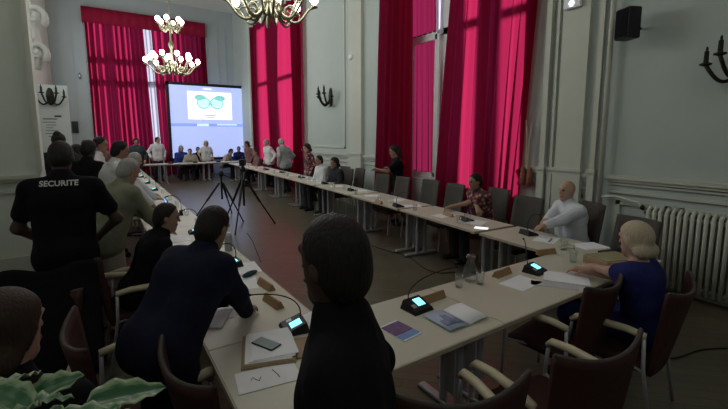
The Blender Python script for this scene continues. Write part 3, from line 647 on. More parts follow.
for lab, px, py in (('first upturned glass beside the water carafe', 459, 287), ('second upturned glass beside the water carafe', 480, 284), ('glass by the eyeglasses near the bald man', 564, 250), ('glass beside the tan folder', 573, 262)):
    p = P2(px, py); glass(lab, p.x, p.y)
p = P2(574, 250); t = thing('eyeglasses', 'pair of eyeglasses by the glass near the bald man', 'eyeglasses', (p.x, p.y, TT), .6)
for s in (-1, 1):
    MB().tube([(s * .034 + .028 * math.cos(q), 0, .03 + .022 * math.sin(q)) for q in [2 * PI * i / 14 for i in range(14)]], .003, 5, closed=True).build('rim', M['chrome'], t)
    MB().tube([(s * .062, 0, .035), (s * .064, .07, .03), (s * .06, .13, .006)], .0025, 5).build('temple', M['dark'], t)
p = P2(611, 265); t = thing('document_box', 'tan folder box with olive cover beside the woman in royal blue', 'folder', (p.x, p.y, TT), -.35)
MB().box((0, 0, .036), (.36, .27, .072), 0, .004).build('box_body', M['kraft'], t); MB().box((.01, .01, .075), (.33, .24, .006)).build('cover', M['greenboard'], t)
p = P2(612, 254); t = thing('black_notebook', 'black notebook with a pen behind the tan folder box', 'notebook', (p.x + .05, p.y, TT), -.2)
MB().box((0, 0, .008), (.26, .16, .016)).build('cover', M['dark'], t); MB().tube([(-.1, -.03, .021), (.06, .03, .021)], .005, 6).build('pen', M['dark'], t)
p = P2(540, 241); paper('white sheets in front of the bald man in white', p.x + .12, p.y, .3, .3, .22); p = P2(590, 246); paper('white sheets behind the eyeglasses near the corner', p.x, p.y, -.3, .3, .22)
p = P2(546, 243); o = MB().tube([(0, 0, .006), (.14, .05, .006)], .005, 6).build('pen', M['dark']); o.location = (p.x + .05, p.y, TT + .003); tag(o, 'dark pen lying on the sheets before the bald man', 'pen')
p = P2(478, 229); t = slab('lit_phone', 'phone with a bright screen before the floral top', 'phone', p.x + .06, p.y, .5, .08, .16, .009, M['slide'])
p = P2(154, 212); t = thing('tablet', 'blue lit tablet standing before the khaki shirt', 'tablet', (.78, p.y, TT), -H2)
MB().add([(-.13, .06, 0), (.13, .06, 0), (.13, .075, 0), (-.13, .075, 0), (-.13, .0, .19), (.13, .0, .19), (.13, .012, .19), (-.13, .012, .19)], [(3, 2, 1, 0), (4, 5, 6, 7), (0, 1, 5, 4), (1, 2, 6, 5), (2, 3, 7, 6), (3, 0, 4, 7)]).build('shell', M['dark'], t)
MB().add([(-.12, .054, .012), (.12, .054, .012), (.12, -.006, .18), (-.12, -.006, .18), (-.12, .058, .012), (.12, .058, .012), (.12, -.002, .18), (-.12, -.002, .18)], [(0, 1, 2, 3), (7, 6, 5, 4), (0, 4, 5, 1), (1, 5, 6, 2), (2, 6, 7, 3), (3, 7, 4, 0)]).build('display', M['lcdblue'], t)
# smaller clutter down both rows, each its own thing
rnd = random.Random(11)
for k in range(13):
    y = 3.9 + .86 * k + rnd.uniform(-.15, .15); paper('%s white sheet down the guard-side row past the leaning man' % ORD[k], .64 + rnd.uniform(-.08, .1), y, rnd.uniform(-.5, .5), .22, .3)
for k in range(13):
    y = 4.55 + .8 * k + rnd.uniform(-.12, .12); glass('%s tumbler down the guard-side row past the man in black' % ORD[k], .98, y)
for k in range(16):
    y = 3.35 + .72 * k + rnd.uniform(-.15, .15); paper('%s white sheet back from the bald man along the curtain-side row' % ORD[k], rin(y) + .34 + rnd.uniform(-.06, .12), y, rnd.uniform(-.5, .5) + 1.5, .22, .3)
for k in range(12):
    y = 3.6 + .95 * k + rnd.uniform(-.1, .1); glass('%s tumbler back from the bald man along the curtain-side row' % ORD[k], rin(y) + .14, y)
for k in range(6):
    y = 3.25 + 1.8 * k; t = thing('small_bottle', '%s small water bottle back from the bald man along the curtain-side row' % ORD[k], 'bottle', (rin(y) + .20, y + .2, TT), 0, 'small water bottles')
    MB().lathe([(.03, 0), (.032, .02), (.032, .12), (.013, .16), (.013, .18)], (0, 0, 0), 12).build('body', M['tableglass'], t, True); MB().lathe([(.015, .175), (.015, .195)], (0, 0, 0), 10).build('cap', M['bluec'], t)
for k in range(7): paper('%s white sheet from the curtain gap on the table below the screen' % ORD[k], .9 + .58 * k, 17.32, rnd.uniform(-.4, .4), .3, .22)
# bright paper on the far curtain-side row
# ------------------------------------------------------------------ camera tripods, cables
def tripod(label, x, y, h, rz, cam=True):
    t = thing('camera_tripod', label, 'tripod', (x, y, 0), rz, 'black camera tripods')
    MB().tube([(0, 0, .45), (0, 0, h - .12)], .022, 10).build('centre_column', M['blackmet'], t)
    MB().lathe([(.03, h - .14), (.06, h - .1), (.05, h - .04), (.02, h)], (0, 0, 0), 12).build('head', M['dark'], t, True)
    MB().tube([(0, .02, h - .08), (.05, -.2, h - .16), (.06, -.34, h - .24)], .010, 6).build('pan_handle', M['dark'], t)
    for k in range(3):
        g = 2 * PI * k / 3 + .4; c, s = math.cos(g) * 1.25, math.sin(g) * 1.25
        l = MB().tube([(.04 * c, .04 * s, h - .28), (.26 * c, .26 * s, h * .40)], .024, 8).tube([(.25 * c, .25 * s, h * .42), (.50 * c, .50 * s, .02)], .015, 8).build('leg', M['blackmet'], t)
        MB().ball((.50 * c, .50 * s, .018), .02, 8).build('rubber_foot', M['dark'], l, True)
    if cam:
        v = thing('video_camera', 'black video camera mounted on the tripod with the pan handle' , 'camera', (x, y, h), rz)
        MB().box((0, 0, .07), (.1, .24, .13), 0, .012).build('body', M['dark'], v); MB().tube([(0, .1, .075), (0, .2, .075)], [.035, .045], 12).build('lens', M['blackmet'], v)
        MB().tube([(0, -.08, .13), (0, -.06, .18), (0, .08, .18), (0, .1, .13)], .011, 6).build('handle', M['dark'], v)
tripod('black camera tripod standing on the parquet, camera on top', atd(244, 200, 8.0).x, atd(244, 200, 8.0).y, 1.26, -.46)
tripod('second black tripod standing just behind the camera tripod', 2.22, 9.1, 1.1, .6, False)
def cable(label, pts):
    P = [Vector(p) for p in pts]; out = []
    for i in range(len(P) - 1):
        a, b, c, d = P[max(0, i - 1)], P[i], P[i + 1], P[min(len(P) - 1, i + 2)]
        for j in range(8):
            u = j / 8; out.append(.5 * ((2 * b) + (c - a) * u + (2 * a - 5 * b + 4 * c - d) * u * u + (3 * b - a - 3 * c + d) * u ** 3))
    tag(MB().tube(out + [P[-1]], .007, 6).build('floor_cable', M['dark'], None, True), label, 'cable', 'floor cables')
Z = lambda *q: [atz(x, y, .007) for x, y in q]
cable('dark cable across the parquet towards the curtain-side tables', Z((372, 246), (392, 252), (408, 256), (424, 268), (440, 273), (455, 272)))
cable('dark cable looping over the floor under the radiator', Z((637, 347), (652, 356), (675, 358), (700, 350), (727, 348)))
cable('thin dark cable running from the tripods towards the aisle-side table', Z((247, 233), (252, 240), (257, 252), (261, 262)))
# ------------------------------------------------------------------ PEOPLE: one continuous surface from blended limbs
def surfnet(Fd, lo, vox):
    S = Fd < 0; nx, ny, nz = Fd.shape; cs = (nx - 1, ny - 1, nz - 1); NC = cs[0] * cs[1] * cs[2]
    acc = np.zeros((4, NC)); quads = []
    for ax in range(3):
        sl0 = [slice(None)] * 3; sl1 = [slice(None)] * 3; sl0[ax] = slice(0, -1); sl1[ax] = slice(1, None)
        a, b = Fd[tuple(sl0)], Fd[tuple(sl1)]; I = np.argwhere((a < 0) != (b < 0))
        if not len(I): continue
        va = a[tuple(I.T)]; vb = b[tuple(I.T)]; t = va / (va - vb)
        P = I.astype(float); P[:, ax] += t; u, w = (ax + 1) % 3, (ax + 2) % 3
        ids = []
        for du, dw in ((0, 0), (-1, 0), (-1, -1), (0, -1)):
            J = I.copy(); J[:, u] += du; J[:, w] += dw
            ok = np.all((J >= 0) & (J < np.array(cs)), axis=1); L = np.where(ok, (J[:, 0] * cs[1] + J[:, 1]) * cs[2] + J[:, 2], -1)
            ids.append(L); m = L >= 0
            for k in range(3): acc[k] += np.bincount(L[m], P[m, k], NC)
            acc[3] += np.bincount(L[m], minlength=NC)
        Q = np.stack(ids, 1); Q = Q[np.all(Q >= 0, axis=1) & True]; fl = (va < 0)[np.all(np.stack(ids, 1) >= 0, axis=1)]
        Q[~fl] = Q[~fl][:, ::-1]; quads.append(Q)
    use = np.nonzero(acc[3])[0]; mp = np.full(NC, -1, int); mp[use] = np.arange(len(use))
    V = (acc[:3, use] / acc[3, use]).T * vox + np.array(lo)
    return V, mp[np.concatenate(quads)] if quads else np.zeros((0, 4), int)
def seg(a, b, ra, rb=None):
    a = np.array(a, float); b = np.array(b, float); rb = ra if rb is None else rb
    def f(X, off):
        d = b - a; L = max(1e-9, d @ d); t = np.clip(((X - a) @ d) / L, 0, 1)
        return np.linalg.norm(X - a - t[..., None] * d, axis=-1) - (ra + (rb - ra) * t) - off
    r = max(ra, rb); return f, np.minimum(a, b) - r, np.maximum(a, b) + r
def ell(c, R, rad):
    """ellipsoid, R = 3x3 rows of local axes"""
    c = np.array(c, float); R = np.array(R, float); rad = np.array(rad, float)
    def f(X, off):
        q = (X - c) @ R.T; r = rad + off
        k0 = np.linalg.norm(q / r, axis=-1); k1 = np.linalg.norm(q / (r * r), axis=-1) + 1e-9
        return k0 * (k0 - 1) / k1
    m = rad.max(); return f, c - m, c + m
def blend(prims, vox, off=0., k=.03, cuts=()):
    """prims: list of (f, lo, hi[, k]); cuts: functions subtracting space where they return < 0"""
    lo = np.min([p[1] for p in prims], 0) - off - 3 * vox; hi = np.max([p[2] for p in prims], 0) + off + 3 * vox
    n = np.ceil((hi - lo) / vox).astype(int) + 1
    Fd = np.full(n, 1.0, np.float32)
    for p in prims:
        kk = p[3] if len(p) > 3 else k; mg = kk + off + 2.5 * vox
        i0 = np.maximum(0, np.floor((p[1] - mg - lo) / vox).astype(int)); i1 = np.minimum(n, np.ceil((p[2] + mg - lo) / vox).astype(int) + 1)
        if np.any(i1 <= i0): continue
        ax = [lo[q] + vox * np.arange(i0[q], i1[q]) for q in range(3)]
        X = np.stack(np.meshgrid(*ax, indexing='ij'), -1); d = p[0](X, off); s = tuple(slice(i0[q], i1[q]) for q in range(3))
        a = Fd[s]; h = np.maximum(kk - np.abs(a - d), 0) / max(kk, 1e-6); Fd[s] = np.minimum(a, d) - h * h * kk * .25
    if cuts:
        ax = [lo[q] + vox * np.arange(n[q]) for q in range(3)]; X = np.stack(np.meshgrid(*ax, indexing='ij'), -1)
        for c in cuts: Fd = np.maximum(Fd, -c(X))
    return surfnet(Fd, lo, vox)
def mesh_from(name, V, Q, mats, parent, midx=None):
    me = bpy.data.meshes.new(name); me.vertices.add(len(V)); me.vertices.foreach_set('co', V.astype(np.float32).ravel())
    me.loops.add(len(Q) * 4); me.polygons.add(len(Q)); me.polygons.foreach_set('loop_start', np.arange(len(Q)) * 4); me.polygons.foreach_set('loop_total', np.full(len(Q), 4))
    me.loops.foreach_set('vertex_index', Q.ravel().astype(np.int32))
    for m in mats: me.materials.append(m)
    if midx is not None: me.polygons.foreach_set('material_index', midx.astype(np.int32))
    me.polygons.foreach_set('use_smooth', np.ones(len(Q), bool)); me.update(calc_edges=True); me.validate()
    o = bpy.data.objects.new(name, me); C.objects.link(o); o.parent = parent; return o
def rotm(ax, deg):
    return np.array(Matrix.Rotation(math.radians(deg), 3, ax))
def ik(S, T, l1, l2, hint):
    d = T - S; L = np.linalg.norm(d); L2 = min(L, (l1 + l2) * .998); d = d / L; T = S + d * L2
    a = (l1 * l1 - l2 * l2 + L2 * L2) / (2 * L2); h = math.sqrt(max(0, l1 * l1 - a * a)); hp = hint - d * (hint @ d); hp = hp / (np.linalg.norm(hp) + 1e-9)
    return S + d * a + hp * h, T
def person(label, loc, face, pose='stand', H=1.74, lean=4, hyaw=0, hpitch=0, back=None, armL=None, armR=None, top='navy', low='charcoal', skin='skinl', hair='hbrown', style='short', vox=.016,
           sleeve='long', name='person', dress=False, wide=1., world=True, shoe='dark', tw=0, elbL=None, elbR=None, side=0):
    s = H / 1.74; t = thing(name, label, 'person', (loc[0], loc[1], 0), math.radians(face)); A = np.array
    c_, s_ = math.cos(math.radians(face)), math.sin(math.radians(face))
    def loc_pt(p):                                                      # world -> local
        dx, dy = p[0] - loc[0], p[1] - loc[1]; return A([dx * c_ + dy * s_, -dx * s_ + dy * c_, p[2]], float)
    sit = pose == 'sit'
    pel = A([0, -.02 if sit else (0 if back is None else -back), .57 if sit else .93 * s])
    Rt = rotm('X', -lean) @ rotm('Y', side) @ rotm('Z', tw); up = Rt @ A([0, 0, 1.]); fw = Rt @ A([0, 1., 0]); rt = Rt @ A([1., 0, 0]); w = wide
    chest = pel + up * .32 * s; nb = pel + up * .50 * s; neckR = rotm('Z', hyaw) @ rotm('X', -(lean * .35 + hpitch)); nup = neckR @ A([0, 0, 1.])
    hc = nb + (nup * .6 + up * .4) * .175 * s + (neckR @ A([0, .022, 0])); ax_r, ax_f, ax_u = neckR @ A([1., 0, 0]), neckR @ A([0, 1., 0]), nup
    HR = A([ax_r, ax_f, ax_u]); hp = lambda x, y, z: hc + ax_r * x + ax_f * y + ax_u * z
    torso = [seg(pel + rt * .075 * w, chest + rt * .085 * w, .105 * w, .105 * w), seg(pel - rt * .075 * w, chest - rt * .085 * w, .105 * w, .105 * w),
             seg(chest + rt * .09 * w + up * .04, chest - rt * .09 * w + up * .04, .115 * w), seg(pel + rt * .07 - fw * .03, pel - rt * .07 - fw * .03, .115 * w), seg(chest + up * .1 * s + rt * .12, chest + up * .1 * s - rt * .12, .075)]
    shL, shR = nb - up * .055 * s - rt * .175 * s * (.5 + .5 * w), nb - up * .055 * s + rt * .175 * s * (.5 + .5 * w)
    yoke = [seg(nb - up * .02, shL, .058, .062), seg(nb - up * .02, shR, .058, .062)]
    neck = [seg(nb - up * .02, hc - ax_u * .06 - ax_f * .015, .056 * s, .052 * s)]
    head = [ell(hp(0, -.008, .025), HR, (.074, .094, .095)), ell(hp(0, .012, -.045), HR, (.057, .073, .078)), seg(hp(0, .062, -.105), hp(0, .068, -.098), .024), seg(hp(0, .088, .012), hp(0, .103, -.022), .008, .012) + (.012,),
            seg(hp(-.03, .084, .036), hp(.03, .084, .036), .010) + (.02,), seg(hp(-.014, .088, -.058), hp(.014, .088, -.058), .010) + (.012,)]
    head += [ell(hp(q * .076, -.012, -.008), HR, (.011, .020, .031)) + (.008,) for q in (-1, 1)]
    limbs = []; arms = {}; hands = []; fr = max(.0085, vox * .62)
    for q, sh, tgt, eh in ((-1, shL, armL, elbL), (1, shR, armR, elbR)):
        if tgt is None: T = (pel + rt * q * .26 + fw * .06 + A([0, 0, .02])) if not sit else (pel + A([q * .14, .34, .10]))
        else: T = loc_pt(tgt) if world else A(tgt, float)
        E_, Wr = ik(sh, T, .285 * s, .25 * s, (rt * q * .5 - fw * .5 - A([0, 0, .6])) if eh is None else A(eh, float))
        arms[q] = (sh, E_, Wr); fd = (Wr - E_) / np.linalg.norm(Wr - E_)
        if Wr[2] < .95 and tgt is not None and fd[2] < -.3: fd = fd * A([1, 1, .15]); fd /= np.linalg.norm(fd)
        dn = A([0, 0, -1.]) - fd * (-fd[2]); dn = dn / np.linalg.norm(dn) if np.linalg.norm(dn) > .2 else -rt * q
        sd = np.cross(fd, dn)                                            # across the palm
        if sd @ (-rt * q) < 0: sd = -sd                                  # thumb towards the body
        pb = Wr + fd * .085
        hp_ = [seg(Wr + sd * .014, pb + sd * .026, .017, .016), seg(Wr - sd * .014, pb - sd * .026, .017, .016), seg(Wr, pb, .018, .018)]
        for j, (o_, ln) in enumerate(((.030, .072), (.010, .080), (-.011, .074), (-.031, .058))):
            a = pb + sd * o_; m1 = a + (fd * .86 + dn * .30 + sd * o_ * 2) * ln * .55; m2 = m1 + (fd * .55 + dn * .75) * ln * .5
            hp_ += [seg(a, m1, fr, fr * .95) + (.008,), seg(m1, m2, fr * .95, fr * .8) + (.004,)]
        a = Wr + fd * .02 + sd * .022; m1 = a + (fd * .6 + sd * .7 + dn * .2) * .05; m2 = m1 + (fd * .85 + sd * .15 + dn * .3) * .036
        hp_ += [seg(a, m1, fr * 1.3, fr * 1.15) + (.01,), seg(m1, m2, fr * 1.1, fr * .9) + (.005,)]
        hands += hp_; limbs += [seg(sh, E_, .052, .041), seg(E_, Wr, .042, .027)]
    legs = []; feet = []; legp = {}
    for q in (-1, 1):
        hj = pel + A([q * .085, 0, -.03])
        kn, an = (A([q * .13, .42, .53]), A([q * .14, .40, .085])) if sit else (A([q * .105 + .0, .02 - (0 if back is None else back * .6), .49 * s]), A([q * .12, -.03 - (0 if back is None else back * .35) + .05 * q * (back is None), .085]))
        legs += [seg(hj, kn, .088 * w, .058), seg(kn, an, .056, .038)]; legp[q] = (hj, kn, an)
        feet += [seg(an + A([0, -.04, -.045]), an + A([q * .02, .15, -.055]), .036, .030), seg(an, an + A([0, 0, -.03]), .04, .04)]
    base = torso + yoke + neck + head + limbs + hands + legs + feet
    V, Q = blend(base, vox, 0, .028)
    cen = V[Q].mean(1); hl = (cen - hc) @ HR.T; mi = np.zeros(len(Q), int)
    fr_ = hl[:, 1] > .06
    for q in (-1, 1): mi[fr_ & (np.hypot((hl[:, 0] - q * .031) / 1.5, hl[:, 2] - .014) < .0072)] = 1
    mi[fr_ & (np.abs(hl[:, 0]) < .026) & (np.abs(hl[:, 2] + .059) < .010)] = 2
    mesh_from('body', V, Q, [M[skin], M['eye'], M['lip'] if skin != 'skind' else M['skind']], t, mi)
    # garments follow the body with their own thickness
    hem = [seg(pel + rt * .08 * w - up * .05, pel - rt * .08 * w - up * .05, .118 * w)]
    sl = []
    for q in (-1, 1):
        sh, E_, Wr = arms[q]
        sl += [seg(sh, E_, .056, .046), seg(E_, E_ + (Wr - E_) * .93, .047, .034)] if sleeve == 'long' else ([seg(sh, sh + (E_ - sh) * .62, .058, .056)] if sleeve == 'short' else [])
    collar = [seg(nb - up * .01, nb + (hc - nb) * .22, .058, .058)] if sleeve != 'none' and not dress else []
    gar = torso + hem + (yoke if sleeve != 'none' and not (dress and hair == 'hblond') else []) + sl + collar
    if dress:
        for q in (-1, 1): gar += [seg(legp[q][0], legp[q][0] + (legp[q][1] - legp[q][0]) * 1.0, .105 * w, .088)]
        gar += [seg((legp[-1][0] + legp[1][0]) / 2, (legp[-1][1] + legp[1][1]) / 2, .11 * w, .10)]
    nw = lambda X: (X @ A([0, 0, 1.]) - 9)                                 # never cuts
    V, Q = blend(gar, vox, .014, .035); g = mesh_from('dress' if dress else {'long': 'long_sleeved_top', 'short': 'short_sleeved_top', 'none': 'sleeveless_top'}[sleeve], V, Q, [M[top]], t)
    if not dress:
        V, Q = blend([seg(pel + rt * .07 - fw * .03, pel - rt * .07 - fw * .03, .115 * w)] + [seg(legp[q][0], legp[q][1], .092 * w, .066) for q in (-1, 1)] + [seg(legp[q][1], legp[q][2] - A([0, 0, .01]), .066, .058) for q in (-1, 1)], vox, .012, .03)
        mesh_from('trousers', V, Q, [M[low]], t)
    for q in (0, 1):
        V, Q = blend(feet[2 * q:2 * q + 2], max(vox, .012), .011, .03); V[:, 2] = np.maximum(V[:, 2], .0); mesh_from('shoe', V, Q, [M[shoe]], t)
    if style != 'bald':
        hv = min(vox, .012)
        hs = [ell(hp(0, -.014, .030), HR, (.074, .092, .092)), ell(hp(0, -.045, -.022), HR, (.070, .060, .078))]
        if style in ('bob', 'long', 'bun'):
            hs += [ell(hp(0, -.022, .03), HR, (.086, .102, .102))]
        if style == 'bob': hs += [seg(hp(q * .068, -.01, .0), hp(q * .078, -.015, -.095), .026, .034) for q in (-1, 1)] + [seg(hp(-.05, -.075, -.07), hp(.05, -.075, -.07), .045)]
        if style == 'long': hs += [seg(hp(q * .068, -.01, .0), hp(q * .085, -.035, -.23), .026, .036) for q in (-1, 1)] + [seg(hp(q * .04, -.085, -.03), hp(q * .045, -.10, -.27), .045, .05) for q in (-1, 1)]
        if style == 'bun': hs += [ell(hp(0, -.06, .12), HR, (.042, .042, .04))]
        def face_cut(X):
            q = (X - hc) @ HR.T; y, z, x = q[..., 1], q[..., 2], np.abs(q[..., 0])
            a = .040 + .75 * (z - .045) - y if style in ('bob', 'long') else .030 + .55 * (z - .045) - y
            a = np.maximum(a, -2 + 0 * y); a2 = (z - .088) * 1.0
            return np.maximum(a, a2) if True else a
        V, Q = blend(hs, hv, .009, .02, (face_cut,)); mesh_from('hair', V, Q, [M[hair]], t)
    return t, dict(hc=hc, nb=nb, up=up, fw=fw, rt=rt, chest=chest, top=g)

ppl = {}
# the security guard, seen from behind
gp = atd(57, 150, 2.95)
t, d = person('standing guard seen from behind in a black top lettered SECURITE', (gp.x, gp.y), -8, 'stand', 1.89, 5, 4, 26, None, (gp.x - .10, gp.y + .22, 1.03), (gp.x + .2, gp.y + .2, 1.05), 'black', 'jeans', 'skind', 'hblack', 'short', .0095, 'short', elbL=(-1, -.35, -.3), elbR=(1, -.3, -.3))
bt = BVHTree.FromObject(d['top'], bpy.context.evaluated_depsgraph_get()) if False else BVHTree.FromPolygons([tuple(v.co) for v in d['top'].data.vertices], [tuple(p.vertices) for p in d['top'].data.polygons])
cu = bpy.data.curves.new('lettering', 'FONT'); cu.body = 'SECURITE'; cu.size = .054; cu.align_x = 'CENTER'; cu.space_character = 1.02; cu.offset = .0015
to = bpy.data.objects.new('lettering_tmp', cu); C.objects.link(to); bpy.context.view_layer.update()
import bmesh
me = bpy.data.meshes.new_from_object(to.evaluated_get(bpy.context.evaluated_depsgraph_get())); bpy.data.objects.remove(to); bpy.data.curves.remove(cu)
bm = bmesh.new(); bm.from_mesh(me); bmesh.ops.triangulate(bm, faces=bm.faces); bmesh.ops.subdivide_edges(bm, edges=[e for e in bm.edges if e.calc_length() > .012], cuts=2, use_grid_fill=False)
bmesh.ops.triangulate(bm, faces=bm.faces)
zc = float(d['chest'][2] + .165)
for v in bm.verts:
    x, z = v.co.x, v.co.y + zc; h = bt.ray_cast(Vector((x, -1, z)), Vector((0, 1, 0)))
    v.co = Vector((x, (h[0].y if h[0] else -.15) - .004, z))
bm.to_mesh(me); bm.free(); me.materials.append(M['letter']); me.name = 'lettering'
lo = bpy.data.objects.new('lettering', me); C.objects.link(lo); lo.parent = t; lo['label'] = 'white block lettering across the shoulders'
# dark man crossing the front, seen from the side and behind
person('dark-haired man in a black jacket nearest the front, head turned away', tuple(atd(352, 300, 1.0))[:2], 58, 'stand', 1.70, 3, -40, 4, None, None, None, 'black', 'charcoal', 'skind', 'hblack', 'short', .0085, wide=.95)
# man in navy leaning on the table
hd = atd(221, 236, 2.27); hx, hy = hd.x - .33, hd.y - .19
person('man in a dark navy jacket leaning over the table, fist on its sheets', (hx, hy), -58, 'stand', 1.61, 37, 6, 12, .03, (.70, hy + .5, .80), (P2(250, 320).x - .02, P2(250, 320).y, .80), 'navy', 'navy', 'skinm', 'hblack', 'short', .0085, elbR=(.5, -.6, .5), elbL=(-.6, -.4, .2), wide=1.04)
# brown-haired woman at the lower edge
person('brown-haired seated woman seen from behind at the lower corner', (-.30, 1.60), -30, 'sit', 1.84, 2, -12, 4, None, None, None, 'black', 'black', 'skinl', 'hbrown', 'bob', .011)
achair(-.47, 1.34, -30, 'burgundy armchair under the brown-haired woman')
# seated man in black
hd = atd(168, 208, 3.45); person('dark-haired man in black seated low at the table before the leaning man', (hd.x - .24, hd.y - .02), -86, 'sit', 1.68, 22, -10, 4, None, (.62, hd.y + .2, .78), (.60, hd.y - .18, .78), 'black', 'black', 'skinm', 'hblack', 'short', .011)
achair(hd.x - .58, hd.y - .02, -88, 'burgundy armchair under the seated man in black')
hd = atd(123, 172, 3.9); person('grey-haired person in an olive khaki top bending to the table', (hd.x - .16, hd.y - .12), -58, 'stand', 1.74, 24, -5, 18, .05, (.62, hd.y + .3, .82), (.55, hd.y - .05, .82), 'khaki', 'beigec', 'skinl', 'hgrey', 'short', .012, wide=1.1)
# the crowd on the guard side
def at_col(px, X): v = atx(px, 134, X); return v.x, v.y
def at_row(px, Y): v = aty(px, 134, Y); return v.x, v.y
person('dark-haired person in a white shirt standing past the khaki shirt', at_row(103, 6.0), -75, 'stand', 1.86, 14, 0, 12, .02, (.60, 6.3, .85), (.62, 5.8, .85), 'whitec', 'charcoal', 'skinm', 'hblack', 'short', .014)
person('person in a pale jacket stooping over the table behind the khaki shirt', at_row(110, 7.2), -85, 'stand', 1.72, 32, 0, 10, .05, (.75, 7.4, .82), (.75, 7.0, .82), 'whitec', 'charcoal', 'skinl', 'hgrey', 'short', .016)
person('person in dark clothes standing close behind the guard shoulder', at_row(80, 6.5), -40, 'stand', 1.85, 8, 0, 12, None, None, None, 'black', 'black', 'skind', 'hblack', 'short', .014)
person('person with a white t-shirt in the crowd by the left curtain', at_row(88, 7.6), -100, 'stand', 1.90, 10, 0, 10, None, None, None, 'whitec', 'jeans', 'skinm', 'hblack', 'short', .016)
person('dark-clothed person in the crowd beside the white display panel', at_row(71, 8.6), -60, 'stand', 1.74, 4, 0, 6, None, None, None, 'charcoal', 'black', 'skind', 'hblack', 'short', .016)
person('person with a hair bun standing against the white display panel', at_row(57, 8.1), -20, 'stand', 1.93, 2, 0, 4, None, None, None, 'charcoal', 'charcoal', 'skind', 'hblack', 'bun', .014)
person('reddish-haired person in the crowd before the left curtain', at_row(99, 12.6), 170, 'stand', 1.72, 4, 0, 6, None, None, None, 'rose', 'charcoal', 'skinm', 'hbrown', 'bob', .018)
person('person in blue-grey standing at the far end of the guard side', at_row(83, 14.2), 200, 'stand', 1.74, 4, 0, 6, None, None, None, 'bluec', 'charcoal', 'skinm', 'hblack', 'short', .018)
# behind the end table
person('dark-haired woman in dark green standing before the left curtain', at_row(135, 16.4), 185, 'stand', 1.78, 6, 0, 12, None, None, None, 'teald', 'charcoal', 'skinm', 'hblack', 'bob', .018)
person('man in a white shirt standing left of the projection screen', at_row(156, 18.0), 195, 'stand', 1.80, 4, 30, 8, None, None, None, 'whitec', 'charcoal', 'skinm', 'hblack', 'short', .017)
person('woman in blue seated under the left part of the screen', at_row(180, 18.45), 180, 'sit', 1.86, 4, 0, 8, None, None, None, 'bluec', 'charcoal', 'skinl', 'hgrey', 'long', .018)
person('person in a pale top bending to the table under the screen', at_row(190, 17.9), 160, 'sit', 1.70, 22, 0, 10, None, None, None, 'beigec', 'charcoal', 'skinl', 'hbrown', 'short', .018)
person('blonde woman in a white top standing before the screen', at_row(205, 18.0), 190, 'stand', 1.62, 6, -20, 10, None, None, None, 'whitec', 'charcoal', 'skinl', 'hblond', 'bob', .017, sleeve='short')
person('person in dark clothes seated between two pale tops under the screen', at_row(197, 18.35), 180, 'sit', 1.70, 2, 0, 10, None, None, None, 'black', 'black', 'skinm', 'hblack', 'short', .018)
person('person in a pale pink shirt bent over under the right part of the screen', at_row(223, 17.95), 230, 'sit', 1.72, 30, 0, 20, None, None, None, 'pink', 'charcoal', 'skinm', 'hblack', 'short', .018)
person('person in dark blue seated at the right end under the screen', at_row(238, 18.35), 170, 'sit', 1.68, 6, 0, 6, None, None, None, 'navyblue', 'charcoal', 'skinm', 'hblack', 'short', .018)
for k, (px, Y) in enumerate(((138, 18.2), (183, 18.25), (191, 18.2), (197, 18.4), (223, 18.2), (236, 18.35))):
    x, y = at_row(px, Y); pass
# curtain side
person('person in dusty rose standing at the far end of the curtain side', at_row(249, 15.9), 95, 'stand', 1.62, 8, 0, 8, None, None, None, 'rose', 'charcoal', 'skinm', 'hbrown', 'bob', .017)
person('person in a dark red top seated before the far crimson curtain', at_row(257, 14.4), 85, 'sit', 1.72, 6, 0, 8, None, None, None, 'rose', 'black', 'skinm', 'hbrown', 'short', .017)
person('grey-haired man in a white shirt facing the table at the far curtain', at_col(269, 5.1), 100, 'stand', 1.74, 8, 0, 10, None, None, None, 'whitec', 'charcoal', 'skinl', 'hgrey', 'short', .017)
person('grey-haired man in a light grey shirt leaning over with his back turned', at_col(284, 5.0), 25, 'stand', 1.80, 10, 0, 22, .03, None, None, 'greyc', 'charcoal', 'skinl', 'hgrey', 'short', .015, wide=1.15)
person('woman in a patterned top standing beside the seated pair by the pier', at_col(310, 4.95), 80, 'stand', 1.64, 6, 0, 12, None, None, None, 'floral', 'charcoal', 'skinl', 'hbrown', 'bob', .015)
person('dark-haired person in a white top seated by the pier', at_col(322, 4.72), 88, 'sit', 1.74, 8, 0, 6, None, None, None, 'whitec', 'charcoal', 'skinm', 'hblack', 'short', .014)
x, y = at_col(322, 4.72); pchair(x + .3, y, 90, 'taupe chair under the seated person in the white top')
person('black-haired person in dark clothes seated next to the white top', at_col(338, 4.76), 92, 'sit', 1.70, 10, 0, 6, None, None, None, 'charcoal', 'charcoal', 'skinm', 'hblack', 'bob', .014)
x, y = at_col(338, 4.76); pchair(x + .3, y, 92, 'taupe chair under the black-haired seated person')
v = at_col(398, 5.15); person('long-haired woman in a black dress standing by the curtain holding papers', v, 62, 'stand', 1.68, 3, 0, 14, None, (v[0] - .38, v[1] + .20, 1.16), (v[0] - .22, v[1] + .02, 1.18), 'black', 'black', 'skinm', 'hblack', 'long', .012, sleeve='short', dress=True)
o = MB().box((0, 0, 0), (.2, .28, .006)).build('paper_sheet', M['paper']); o.location = (v[0] - .42, v[1] + .16, 1.20); o.rotation_euler = (.3, .2, .6); tag(o, 'papers held by the standing woman in black', 'paper')
v = atx(482, 192, 4.78); person('dark-haired woman in a floral top seated before the glowing curtain', (v.x + .03, v.y), 78, 'sit', 1.66, 14, -8, 8, None, (v.x - .42, v.y + .25, .80), (v.x - .38, v.y - .28, .80), 'floral', 'charcoal', 'skinm', 'hblack', 'short', .011, sleeve='short')
pchair(v.x + .36, v.y - .05, 80, 'taupe chair under the woman in the floral top')
